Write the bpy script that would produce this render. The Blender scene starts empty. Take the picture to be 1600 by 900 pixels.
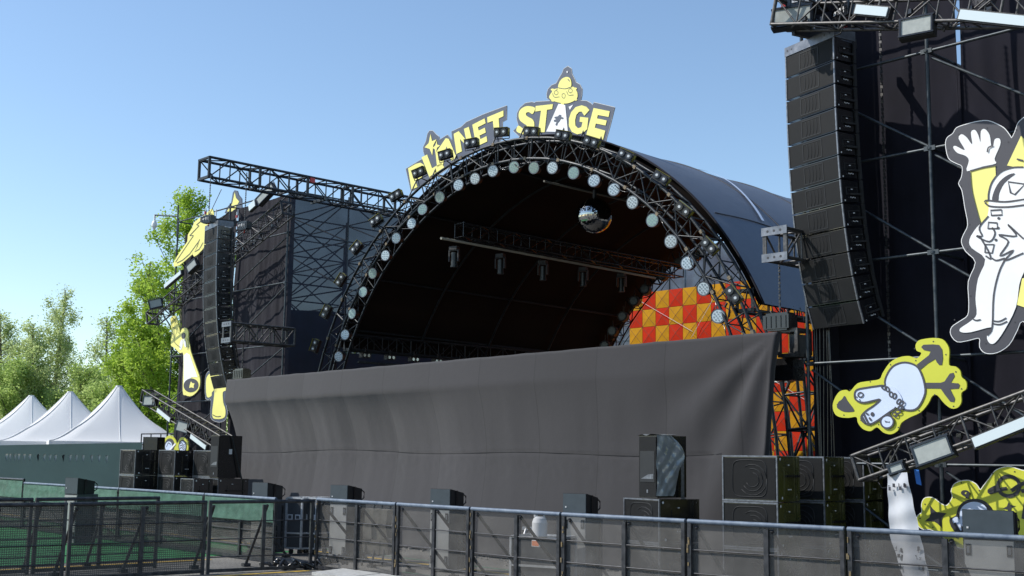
import bpy, math, random
from math import sin, cos, radians, degrees, pi, sqrt, atan, atan2, hypot
from mathutils import Vector, Matrix
from mathutils.geometry import tessellate_polygon
from mathutils import noise as mnoise
random.seed(11)
scene = bpy.context.scene

# ------------------------------------------------------------------ camera
FPX, HY, ROLL, CZ = 1900.0, 715.0, 0.0135, 1.9
pitch = atan((HY - 450) / FPX)
F_ = Vector((0, cos(pitch), sin(pitch)))
U0 = Vector((0, -sin(pitch), cos(pitch)))
R0 = Vector((1, 0, 0))
R_ = R0 * cos(ROLL) + U0 * sin(ROLL)
U_ = U0 * cos(ROLL) - R0 * sin(ROLL)
CAM = Vector((0, 0, CZ))
cd = bpy.data.cameras.new("camera")
cam = bpy.data.objects.new("camera", cd)
scene.collection.objects.link(cam)
cd.sensor_width = 36
cd.lens = FPX / 1600 * 36
cd.clip_start = 0.1
cd.clip_end = 3000
m = Matrix((R_, U_, -F_)).transposed().to_4x4()
m.translation = CAM
cam.matrix_world = m
scene.camera = cam

# ------------------------------------------------------------------ the site's own grid: s along the stage front, t towards backstage
TH = radians(48)
SU = Vector((cos(TH), -sin(TH), 0))
SN = Vector((sin(TH), cos(TH), 0))
SO = Vector((4.37, 20.0, 0))
def W(s, t, z=0.0): return SO + SU * s + SN * t + Vector((0, 0, z))
def ray(px, py): return (F_ * FPX + R_ * (px - 800) + U_ * (450 - py)).normalized()
def st(P):
    d = P - SO
    return (d.dot(SU), d.dot(SN), P.z)
def onp(px, py, P0, nn):
    d = ray(px, py)
    return CAM + d * ((P0 - CAM).dot(nn) / d.dot(nn))
def TT(px, py, t): return st(onp(px, py, W(0, t), SN))     # measured point on a plane parallel to the stage front
def ZZ(px, py, z): return st(onp(px, py, Vector((0, 0, z)), Vector((0, 0, 1))))

def back(p, t):
    """the point seen behind (s, t, z) on the plane t."""
    P = W(*p); d = P - CAM
    return st(CAM + d * ((W(0, t) - CAM).dot(SN) / d.dot(SN)))
LT = 2.75                      # front plane of the far tower, behind the front arch
# ------------------------------------------------------------------ light
SUN_EL, SUN_PHI = 43.0, 46.0
lh = (SN * cos(radians(SUN_PHI)) + SU * sin(radians(SUN_PHI))).normalized()   # horizontal travel of the light
ldir = (lh * cos(radians(SUN_EL)) - Vector((0, 0, 1)) * sin(radians(SUN_EL))).normalized()
sl = bpy.data.lights.new("sun", 'SUN')
sl.energy = 3.6
sl.angle = radians(0.53)
sl.color = (1.0, 0.96, 0.9)
so = bpy.data.objects.new("sun", sl)
so.rotation_euler = ldir.to_track_quat('-Z', 'Y').to_euler()
scene.collection.objects.link(so)
wd = bpy.data.worlds.new("World")
scene.world = wd
wd.use_nodes = True
nt = wd.node_tree
sky = nt.nodes.new("ShaderNodeTexSky")
sky.sky_type = 'NISHITA'
sky.sun_disc = False
sky.sun_elevation = radians(SUN_EL)
tosun = -ldir
sky.sun_rotation = atan2(tosun.x, tosun.y)
sky.air_density = 1.0
sky.dust_density = 0.35
sky.ozone_density = 1.3
sky.altitude = 50
bg = nt.nodes["Background"]
tn = nt.nodes.new("ShaderNodeMix"); tn.data_type = 'RGBA'; tn.blend_type = 'MULTIPLY'; tn.inputs[0].default_value = 1
tn.inputs[7].default_value = (.95, 1.0, 1.02, 1)
nt.links.new(sky.outputs[0], tn.inputs[6]); nt.links.new(tn.outputs[2], bg.inputs[0])
bg.inputs[1].default_value = 0.126
scene.view_settings.view_transform = 'Standard'
scene.view_settings.look = 'None'
scene.view_settings.exposure = 0.5
scene.view_settings.gamma = 1.0
scene.cycles.max_bounces = 7
scene.cycles.diffuse_bounces = 3
scene.cycles.glossy_bounces = 3
scene.cycles.transparent_max_bounces = 14
scene.cycles.use_denoising = True

# ------------------------------------------------------------------ materials
MATS = {}
def mat(name, col, rough=0.6, metal=0.0, var=0.0, scale=3.0, bump=0.0, bscale=None, spec=0.5, alpha=None,
        trans=0.0, col2=None, detail=4.0, stretch=None, sheen=0.0, coat=0.0):
    if name in MATS: return MATS[name]
    mt = bpy.data.materials.new(name)
    mt.use_nodes = True
    n = mt.node_tree; L = n.links
    b = n.nodes["Principled BSDF"]; out = n.nodes["Material Output"]
    b.inputs["Base Color"].default_value = (*col, 1)
    b.inputs["Roughness"].default_value = rough
    b.inputs["Metallic"].default_value = metal
    b.inputs["Specular IOR Level"].default_value = spec
    if sheen: b.inputs["Sheen Weight"].default_value = sheen
    if coat:
        b.inputs["Coat Weight"].default_value = coat; b.inputs["Coat Roughness"].default_value = 0.12
    if var or bump or col2:
        tc = n.nodes.new("ShaderNodeTexCoord")
        src = tc.outputs["Object"]
        if stretch:
            mp = n.nodes.new("ShaderNodeMapping"); mp.inputs["Scale"].default_value = stretch
            L.new(src, mp.inputs[0]); src = mp.outputs[0]
    if var or col2:
        nz = n.nodes.new("ShaderNodeTexNoise"); nz.inputs["Scale"].default_value = scale
        nz.inputs["Detail"].default_value = detail; nz.inputs["Roughness"].default_value = 0.62
        L.new(src, nz.inputs["Vector"])
        cr = n.nodes.new("ShaderNodeValToRGB")
        cr.color_ramp.elements[0].position = 0.32; cr.color_ramp.elements[1].position = 0.68
        a = col if col2 else tuple(c * (1 - var) for c in col)
        c2 = col2 if col2 else tuple(min(1, c * (1 + var)) for c in col)
        cr.color_ramp.elements[0].color = (*a, 1); cr.color_ramp.elements[1].color = (*c2, 1)
        L.new(nz.outputs[0], cr.inputs[0]); L.new(cr.outputs[0], b.inputs["Base Color"])
        rr = n.nodes.new("ShaderNodeMapRange")
        rr.inputs["To Min"].default_value = max(0, rough - .12); rr.inputs["To Max"].default_value = min(1, rough + .12)
        L.new(nz.outputs[0], rr.inputs[0]); L.new(rr.outputs[0], b.inputs["Roughness"])
    if bump:
        nb = n.nodes.new("ShaderNodeTexNoise"); nb.inputs["Scale"].default_value = bscale or scale
        nb.inputs["Detail"].default_value = 5
        L.new(src, nb.inputs["Vector"])
        bp = n.nodes.new("ShaderNodeBump"); bp.inputs["Strength"].default_value = bump; bp.inputs["Distance"].default_value = 0.05
        L.new(nb.outputs[0], bp.inputs["Height"]); L.new(bp.outputs[0], b.inputs["Normal"])
    last = b.outputs[0]
    if trans:
        tr = n.nodes.new("ShaderNodeBsdfTranslucent")
        if var or col2: L.new(cr.outputs[0], tr.inputs[0])
        else: tr.inputs[0].default_value = (*col, 1)
        mx = n.nodes.new("ShaderNodeMixShader"); mx.inputs[0].default_value = trans
        L.new(last, mx.inputs[1]); L.new(tr.outputs[0], mx.inputs[2]); last = mx.outputs[0]
    if alpha is not None:
        tp = n.nodes.new("ShaderNodeBsdfTransparent")
        mx = n.nodes.new("ShaderNodeMixShader"); mx.inputs[0].default_value = alpha
        L.new(tp.outputs[0], mx.inputs[1]); L.new(last, mx.inputs[2]); last = mx.outputs[0]
    L.new(last, out.inputs["Surface"])
    MATS[name] = mt
    return mt

def scrim(name, col, cover, vary=.07, rough=0.7, var=0.3, dots=None):
    """woven or perforated mesh: real holes cannot be resolved, so cover = share of thread."""
    if name in MATS: return MATS[name]
    mt = mat(name, col, rough=rough, var=var, scale=2.2, alpha=cover)
    n = mt.node_tree; L = n.links
    mx = [x for x in n.nodes if x.type == 'MIX_SHADER'][-1]
    tc = n.nodes.new("ShaderNodeTexCoord")
    nz = n.nodes.new("ShaderNodeTexNoise"); nz.inputs["Scale"].default_value = 1.6; nz.inputs["Detail"].default_value = 6
    L.new(tc.outputs["Object"], nz.inputs["Vector"])
    mr = n.nodes.new("ShaderNodeMapRange"); mr.inputs["From Min"].default_value = .3; mr.inputs["From Max"].default_value = .7
    mr.inputs["To Min"].default_value = max(0, cover - vary); mr.inputs["To Max"].default_value = min(1, cover + vary)
    L.new(nz.outputs[0], mr.inputs[0])
    fac = mr.outputs[0]
    if dots:
        vr = n.nodes.new("ShaderNodeTexVoronoi"); vr.inputs["Scale"].default_value = 1 / dots; vr.inputs["Randomness"].default_value = 0.0
        L.new(tc.outputs["Object"], vr.inputs["Vector"])
        m2 = n.nodes.new("ShaderNodeMapRange"); m2.inputs["From Min"].default_value = .25; m2.inputs["From Max"].default_value = .45
        m2.inputs["To Min"].default_value = -.22; m2.inputs["To Max"].default_value = .18
        L.new(vr.outputs["Distance"], m2.inputs[0])
        ad = n.nodes.new("ShaderNodeMath"); ad.operation = 'ADD'; ad.use_clamp = True
        L.new(fac, ad.inputs[0]); L.new(m2.outputs[0], ad.inputs[1]); fac = ad.outputs[0]
    L.new(fac, mx.inputs[0])
    return mt

M = dict(
    truss=mat('truss_black', (.020, .024, .028), .42, .35, var=.35, scale=9, bump=.1, bscale=30),
    trussw=mat('truss_worn', (.05, .05, .052), .45, .6, scale=14, col2=(.12, .115, .11)),
    pole=mat('scaffold_tube', (.022, .032, .042), .42, .55, scale=7, col2=(.08, .09, .095)),
    clamp=mat('clamp_steel', (.16, .13, .09), .55, .7, var=.4, scale=30),
    cloth=mat('backing_cloth', (.0125, .012, .0185), .9, var=.2, scale=1.2, bump=.2, bscale=1.5, spec=.12, sheen=.08),
    drape=mat('drape_cloth', (.034, .032, .0345), .85, var=.12, scale=.7, bump=.05, bscale=8, spec=.2, sheen=.3),
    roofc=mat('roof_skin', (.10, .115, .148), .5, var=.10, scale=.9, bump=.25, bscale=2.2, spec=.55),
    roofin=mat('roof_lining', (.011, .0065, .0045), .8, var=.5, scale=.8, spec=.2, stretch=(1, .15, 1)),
    cab=mat('cabinet_black', (.010, .010, .011), .24, var=.2, scale=8, spec=.7),
    gloss=mat('cabinet_gloss', (.010, .010, .011), .2, var=.15, scale=6, spec=1.0, coat=.7),
    cabr=mat('cabinet_rough', (.016, .016, .017), .5, var=.3, scale=10, bump=.2, bscale=60),
    grille=mat('grille', (.0065, .007, .0075), .7, 0.0, var=.3, scale=6, bump=.15, bscale=140, spec=.25),
    grille2=mat('grille_shape', (.014, .0155, .017), .6, .1, var=.2, scale=8),
    olive_reflection=mat('cabinet_olive_reflection', (.032, .033, .006), .28, scale=.9, col2=(.065, .066, .009), spec=.9, coat=.5),  # black cabinets: the yellow cutouts' reflection is painted into the base colour
    edge=mat('edge_strip', (.18, .19, .21), .42, .6, var=.3, scale=20),
    plate=mat('fly_plate', (.17, .18, .20), .42, .7, var=.25, scale=9),
    white=mat('white_paint', (.78, .78, .77), .45, var=.05, scale=3),
    mark=mat('white_mark', (.6, .6, .6), .5),
    red=mat('red_steel', (.45, .03, .03), .4),
    green=mat('led_green', (.05, .5, .3), .4),
    lens=mat('lamp_lens', (.55, .65, .69), .18, var=.12, scale=60, spec=.8),
    lensg=mat('lamp_lens_greenish', (.26, .40, .34), .2, var=.2, scale=60, spec=.8),
    lensd=mat('lamp_led', (.24, .30, .33), .1, spec=.9),
    refl=mat('reflector', (.55, .55, .52), .2, .7),
    panel=mat('flood_panel', (.33, .35, .32), .35, var=.1, scale=12),
    tube=mat('strip_panel', (.58, .66, .68), .3),
    yellow=mat('print_yellow', (.84, .78, .22), .5, var=.05, scale=1.3, bump=.08),
    lime=mat('print_lime', (.55, .56, .04), .45, var=.05, scale=2),
    pgrey=mat('print_grey', (.045, .045, .056), .55, var=.1, scale=3),
    pgreys=mat('print_slate', (.066, .082, .12), .55, var=.1, scale=3),
    pblack=mat('print_black', (.025, .025, .03), .5),
    pwhite=mat('print_white', (.80, .80, .79), .5, var=.05, scale=1.1, bump=.06),
    pblue=mat('print_pale_blue', (.56, .64, .80), .5, var=.03, scale=2),
    board=mat('board_edge', (.55, .55, .52), .6),
    redp=mat('panel_red', (.43, .02, .003), .75, var=.12, scale=4, spec=.12),
    orp=mat('panel_orange', (.44, .21, .006), .75, var=.12, scale=4, spec=.12),
    line=mat('panel_seam', (.12, .03, .01), .7),
    tent=mat('tent_fabric', (.93, .93, .92), .6, trans=.34),
    hoard=mat('hoarding', (.066, .118, .108), .6, var=.12, scale=.7, bump=.1),
    hgreen=mat('green_sheet', (.03, .08, .055), .5, scale=3.5, col2=(.075, .17, .12), bump=.4, bscale=5),
    rail=mat('rail_blue', (.07, .10, .15), .6, .15, scale=9, col2=(.17, .21, .26)),
    railb=mat('rail_black', (.018, .02, .024), .45, .4, scale=10, col2=(.07, .07, .075)),
    rust=mat('rusty_patch', (.26, .18, .07), .8, scale=30, col2=(.10, .085, .06)),
    case=mat('case_grey', (.36, .36, .34), .6, var=.06, scale=4),
    cased=mat('case_dark', (.055, .058, .062), .5, var=.2, scale=5),
    alu=mat('aluminium', (.7, .7, .7), .4, .5, var=.2, scale=14),
    front=mat('wedge_front', (.045, .06, .07), .55, var=.12, scale=6),
    plastic=mat('wrap_plastic', (.22, .24, .25), .18, var=.2, scale=3, spec=1.0),
    blue=mat('blue_tape', (.03, .18, .6), .5),
    orange=mat('orange_sticker', (.65, .2, .08), .5),
    pallet=mat('scuffed_canvas', (.20, .18, .14), .8, scale=9, col2=(.10, .09, .075)),
    bark=mat('bark', (.11, .10, .075), .9, var=.4, scale=8),
    mesh_b=scrim('barrier_mesh', (.095, .09, .082), .52),
    mesh_c=scrim('barrier_mesh_dusty', (.11, .105, .098), .66),
    mesh_l=scrim('barrier_mesh_dark', (.07, .066, .058), .70, dots=.032),
    mesh_t=scrim('tower_scrim', (.012, .017, .031), .915, vary=.012),
    mesh_r=scrim('rear_scrim', (.02, .028, .055), .95),
    leafa=mat('leaf_poplar', (.28, .44, .03), .6, scale=.5, col2=(.46, .60, .11), trans=.55, spec=.3),
    leafb=mat('leaf_willow', (.38, .47, .16), .6, scale=.4, col2=(.60, .68, .34), trans=.6, spec=.3),
    leafc=mat('leaf_bush', (.31, .44, .09), .6, scale=.4, col2=(.54, .65, .25), trans=.6, spec=.3),
)
mirror = mat('mirror_tile', (.5, .51, .5), .04, 1.0)

# ------------------------------------------------------------------ mesh builder
class MB:
    def __init__(s, org=(0, 0, 0)):
        s.v = []; s.f = []; s.m = []; s.mat = 0; s.org = Vector(org); s.sm = []
    def add(s, vs, fs, smooth=False):
        k = len(s.v)
        s.v += [Vector(v) - s.org for v in vs]
        for f in fs:
            s.f.append([i + k for i in f]); s.m.append(s.mat); s.sm.append(smooth)
    def box(s, c, d, rot=None):
        c = Vector(c); h = Vector(d) / 2
        p = [Vector((x * h.x, y * h.y, z * h.z)) for x in (-1, 1) for y in (-1, 1) for z in (-1, 1)]
        if rot is not None: p = [rot @ q for q in p]
        s.add([c + q for q in p], [(0, 1, 3, 2), (4, 6, 7, 5), (0, 4, 5, 1), (2, 3, 7, 6), (0, 2, 6, 4), (1, 5, 7, 3)])
    def hexa(s, p):   # 8 points: 4 lower ring, 4 upper ring
        s.add(p, [(3, 2, 1, 0), (4, 5, 6, 7), (0, 1, 5, 4), (1, 2, 6, 5), (2, 3, 7, 6), (3, 0, 4, 7)])
    def tube(s, a, b, r, n=6, r2=None, caps=True, smooth=True):
        a = Vector(a); b = Vector(b); d = b - a
        if d.length < 1e-6: return
        q = d.to_track_quat('Z', 'Y'); r2 = r if r2 is None else r2
        vs = []
        for P, rr in ((a, r), (b, r2)):
            for i in range(n):
                an = 2 * pi * (i + .5) / n
                vs.append(P + q @ Vector((cos(an) * rr, sin(an) * rr, 0)))
        fs = [(i, (i + 1) % n, n + (i + 1) % n, n + i) for i in range(n)]
        s.add(vs, fs, smooth)
        if caps: s.add(vs, [tuple(range(n - 1, -1, -1)), tuple(range(n, 2 * n))])
    def path(s, pts, r, n=6):
        pts = [Vector(p) for p in pts]
        vs = []
        for i, P in enumerate(pts):
            d = (pts[min(i + 1, len(pts) - 1)] - pts[max(i - 1, 0)])
            q = d.to_track_quat('Z', 'Y')
            rr = r[i] if isinstance(r, (list, tuple)) else r
            for k in range(n):
                an = 2 * pi * k / n
                vs.append(P + q @ Vector((cos(an) * rr, sin(an) * rr, 0)))
        fs = []
        for i in range(len(pts) - 1):
            for k in range(n):
                fs.append((i * n + k, i * n + (k + 1) % n, (i + 1) * n + (k + 1) % n, (i + 1) * n + k))
        fs.append(tuple(range(n - 1, -1, -1))); fs.append(tuple(range((len(pts) - 1) * n, len(pts) * n)))
        s.add(vs, fs, True)
    def disc(s, c, nrm, r, n=16, rin=0):
        c = Vector(c); q = Vector(nrm).to_track_quat('Z', 'Y')
        P = [c + q @ Vector((cos(2 * pi * i / n) * r, sin(2 * pi * i / n) * r, 0)) for i in range(n)]
        if rin:
            Q = [c + q @ Vector((cos(2 * pi * i / n) * rin, sin(2 * pi * i / n) * rin, 0)) for i in range(n)]
            s.add(P + Q, [(i, (i + 1) % n, n + (i + 1) % n, n + i) for i in range(n)])
        else: s.add(P, [tuple(range(n))])
    def prism(s, poly, to3, y0, y1, side=True):
        """poly: 2-D outline; to3(a, b, y) gives the point; y0 is the viewer's side."""
        a = [to3(p[0], p[1], y0) for p in poly]
        tri = tessellate_polygon([[Vector((p[0], p[1], 0)) for p in poly]])
        n = len(poly)
        if y1 is None:
            s.add(a, [tuple(t) for t in tri]); return
        b = [to3(p[0], p[1], y1) for p in poly]
        s.add(a + b, [tuple(t) for t in tri] + [tuple(i + n for i in t[::-1]) for t in tri])
        if side:
            mm = s.mat
            s.add(a + b, [(i, (i + 1) % n, n + (i + 1) % n, n + i) for i in range(n)])
    def build(s, name, mats, parent=None, loc=None):
        me = bpy.data.meshes.new(name)
        me.from_pydata([tuple(v) for v in s.v], [], s.f)
        if not isinstance(mats, (list, tuple)): mats = [mats]
        for x in mats: me.materials.append(x)
        me.polygons.foreach_set("material_index", s.m)
        me.polygons.foreach_set("use_smooth", s.sm)
        me.update()
        o = bpy.data.objects.new(name, me)
        scene.collection.objects.link(o)
        if parent is not None: o.parent = parent
        if loc is not None: o.location = loc
        return o

RZ = -TH
def tag(o, label=None, cat=None, group=None, kind=None):
    if label: o['label'] = label
    if cat: o['category'] = cat
    if group: o['group'] = group
    if kind: o['kind'] = kind
    return o
def thing(name, label, cat, base, yaw=0.0, group=None):
    """Empty at the thing's base in site coordinates (s, t, z)."""
    o = bpy.data.objects.new(name, None); scene.collection.objects.link(o)
    o.location = W(*base); o.rotation_euler = (0, 0, RZ + radians(yaw))
    o.empty_display_size = .2
    return tag(o, label, cat, group)
def solo(mb, name, mats, label, cat, base, group=None, kind=None, yaw=0):
    o = mb.build(name, mats)
    o.location = W(*base); o.rotation_euler = (0, 0, RZ + radians(yaw))
    return tag(o, label, cat, group, kind)
def dup(root, base, yaw=0.0, label=None, group=None, rot=None):
    r = root.copy(); scene.collection.objects.link(r)
    r.location = W(*base); r.rotation_euler = rot if rot else (0, 0, RZ + radians(yaw))
    if label: r['label'] = label
    if group: r['group'] = group
    def rec(a, b):
        for ch in list(a.children):
            c = ch.copy(); scene.collection.objects.link(c); c.parent = b
            rec(ch, c)
    rec(root, r)
    return r
ORD = ['first', 'second', 'third', 'fourth', 'fifth', 'sixth', 'seventh', 'eighth', 'ninth', 'tenth', 'eleventh', 'twelfth', 'thirteenth',
       'fourteenth', 'fifteenth', 'sixteenth', 'seventeenth', 'eighteenth', 'nineteenth', 'twentieth', 'twenty-first', 'twenty-second',
       'twenty-third', 'twenty-fourth', 'twenty-fifth', 'twenty-sixth', 'twenty-seventh', 'twenty-eighth']

def truss(mb, a, b, w, h, side=None, bay=.5, rc=.026, rl=.012, plates=True):
    a = Vector(a); b = Vector(b); ax = (b - a); L = ax.length; ax.normalize()
    side = Vector(side) if side is not None else ax.cross(Vector((0, 0, 1))).normalized()
    side = (side - ax * side.dot(ax)).normalized()
    up = side.cross(ax).normalized()
    if up.z < 0: up = -up
    cs = [side * (w / 2) + up * (h / 2), side * (-w / 2) + up * (h / 2), side * (-w / 2) - up * (h / 2), side * (w / 2) - up * (h / 2)]
    for c in cs: mb.tube(a + c, b + c, rc, 6)
    n = max(1, round(L / bay))
    for i in range(n + 1):
        P = a + ax * (L * i / n)
        big = i in (0, n) or i % 4 == 0
        for k in range(4):
            mb.tube(P + cs[k], P + cs[(k + 1) % 4], rl * (1.5 if big else 1), 5, caps=False)
            if i < n:
                Q = a + ax * (L * (i + 1) / n)
                if (i + k) % 2: mb.tube(P + cs[k], Q + cs[(k + 1) % 4], rl, 5, caps=False)
                else: mb.tube(P + cs[(k + 1) % 4], Q + cs[k], rl, 5, caps=False)
    if plates:
        for P, sg in ((a, -1), (b, 1)):
            for k in range(4):
                A = P + cs[k]; B = P + cs[(k + 1) % 4]; mid = (A + B) / 2
                d = (B - A); ln = d.length; d.normalize(); o2 = ax.cross(d).normalized()
                rot = Matrix((d, o2, ax)).transposed()
                mb.box(mid - (mid - P).normalized() * .015 + ax * (.012 * sg), (ln + .04, .07, .02), rot)
    return cs
# ================================================================== GROUND
def ground():
    mt = bpy.data.materials.new('asphalt'); mt.use_nodes = True
    n = mt.node_tree; L = n.links; b = n.nodes["Principled BSDF"]
    tc = n.nodes.new("ShaderNodeTexCoord")
    a = n.nodes.new("ShaderNodeTexNoise"); a.inputs["Scale"].default_value = .5; a.inputs["Detail"].default_value = 6
    c = n.nodes.new("ShaderNodeTexNoise"); c.inputs["Scale"].default_value = 35; c.inputs["Detail"].default_value = 3
    v = n.nodes.new("ShaderNodeTexVoronoi"); v.inputs["Scale"].default_value = 28
    for x in (a, c, v): L.new(tc.outputs["Object"], x.inputs["Vector"])
    r1 = n.nodes.new("ShaderNodeValToRGB"); r1.color_ramp.elements[0].position = .3; r1.color_ramp.elements[1].position = .7
    r1.color_ramp.elements[0].color = (.10, .095, .09, 1); r1.color_ramp.elements[1].color = (.22, .21, .195, 1)
    r2 = n.nodes.new("ShaderNodeValToRGB"); r2.color_ramp.elements[0].position = .35; r2.color_ramp.elements[1].position = .7
    r2.color_ramp.elements[0].color = (.55, .55, .55, 1); r2.color_ramp.elements[1].color = (1.4, 1.38, 1.3, 1)
    mx = n.nodes.new("ShaderNodeMix"); mx.data_type = 'RGBA'; mx.blend_type = 'MULTIPLY'; mx.inputs[0].default_value = 1
    L.new(a.outputs[0], r1.inputs[0]); L.new(c.outputs[0], r2.inputs[0])
    L.new(r1.outputs[0], mx.inputs[6]); L.new(r2.outputs[0], mx.inputs[7]); L.new(mx.outputs[2], b.inputs["Base Color"])
    bp = n.nodes.new("ShaderNodeBump"); bp.inputs["Strength"].default_value = .5; bp.inputs["Distance"].default_value = .02
    L.new(v.outputs[0], bp.inputs["Height"]); L.new(bp.outputs[0], b.inputs["Normal"]); b.inputs["Roughness"].default_value = .9
    g = MB(); g.add([(-900, -60, 0), (900, -60, 0), (900, 1500, 0), (-900, 1500, 0)], [(0, 1, 2, 3)])
    tag(g.build('ground', mt), kind='structure')
    # lawn far behind the site
    lw = MB(); lw.add([(-300, 55, .004), (60, 55, .004), (60, 300, .004), (-300, 300, .004)], [(0, 1, 2, 3)])
    tag(lw.build('lawn', mat('lawn_green', (.05, .09, .02), .9, var=.4, scale=.6)), kind='structure')
    # green artificial turf mats on the audience lane
    tf = MB()
    def quad(mb, s0, s1, t0, t1, z): mb.add([W(s0, t0, z), W(s1, t0, z), W(s1, t1, z), W(s0, t1, z)], [(0, 1, 2, 3)])
    quad(tf, -26, -9.0, -9.6, -3.4, .006)
    tag(tf.build('turf_mat', mat('turf', (.02, .18, .05), .85, var=.4, scale=5, bump=.4)), kind='structure')
    yl = MB()
    for (s0, s1, t0, t1) in ((-30, -2.5, -3.02, -2.9), (-8.4, -8.28, -16, -5.6), (-5.6, -5.48, -16, -5.3)): quad(yl, s0, s1, t0, t1, .008)
    tag(yl.build('yellow_ground_line', mat('yellow_line', (.62, .40, .06), .7, var=.25, scale=6)), kind='structure')
    gl = MB(); quad(gl, -30, 3, -2.5, -2.46, .008); quad(gl, -4.5, 3, -4.2, -4.17, .008)
    tag(gl.build('green_ground_line', mat('green_line', (.05, .25, .13), .7, var=.3, scale=6)), kind='structure')
    # pale debris of gravel along the stage foot
    gv = MB()
    for i in range(900):
        s = random.uniform(-18, 0); t = random.uniform(-1.2, -.2) + random.gauss(0, .3); r = random.uniform(.01, .035)
        P = W(s, t, r * .5); gv.box(P, (r * 2, r * 1.5, r), Matrix.Rotation(random.random() * 3, 3, 'Z'))
    tag(gv.build('gravel', mat('gravel_stone', (.3, .28, .25), .9, var=.3, scale=20)), kind='stuff')
    # light metal ramp plates by the corner of the barricades
    a = ZZ(505, 894, .05); rb = MB()
    for i in range(3):
        x = i * 1.05
        rb.hexa([(x, 0, 0), (x + 1.0, 0, 0), (x + 1.0, .6, 0), (x, .6, 0), (x, 0, .05), (x + 1.0, 0, .05), (x + 1.0, .6, .08), (x, .6, .08)])
    solo(rb, 'cable_ramp', mat('ramp_plate', (.5, .5, .48), .5, .3, var=.15, scale=12), 'pale metal cable ramp lying at the foot of the barricade corner', 'cable ramp', (a[0] - .1, a[1] - .15, .002))
ground()

# ================================================================== STAGE: platform, front drape
def stage():
    d = MB(); d.box((-9.3, 6.4, 1.75), (17.4, 12.2, .3))
    for s in range(9):
        for t in range(5): d.box((-17.6 + s * 2.07, .6 + t * 2.9, .8), (.12, .12, 1.6))
    o = d.build('stage_platform', mat('stage_deck', (.03, .028, .027), .7, var=.2))
    o.location = W(0, 0, 0); o.rotation_euler = (0, 0, RZ)
    tag(o, 'black stage deck on legs under the arched roof, hidden by the drape', 'stage')
stage()

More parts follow.
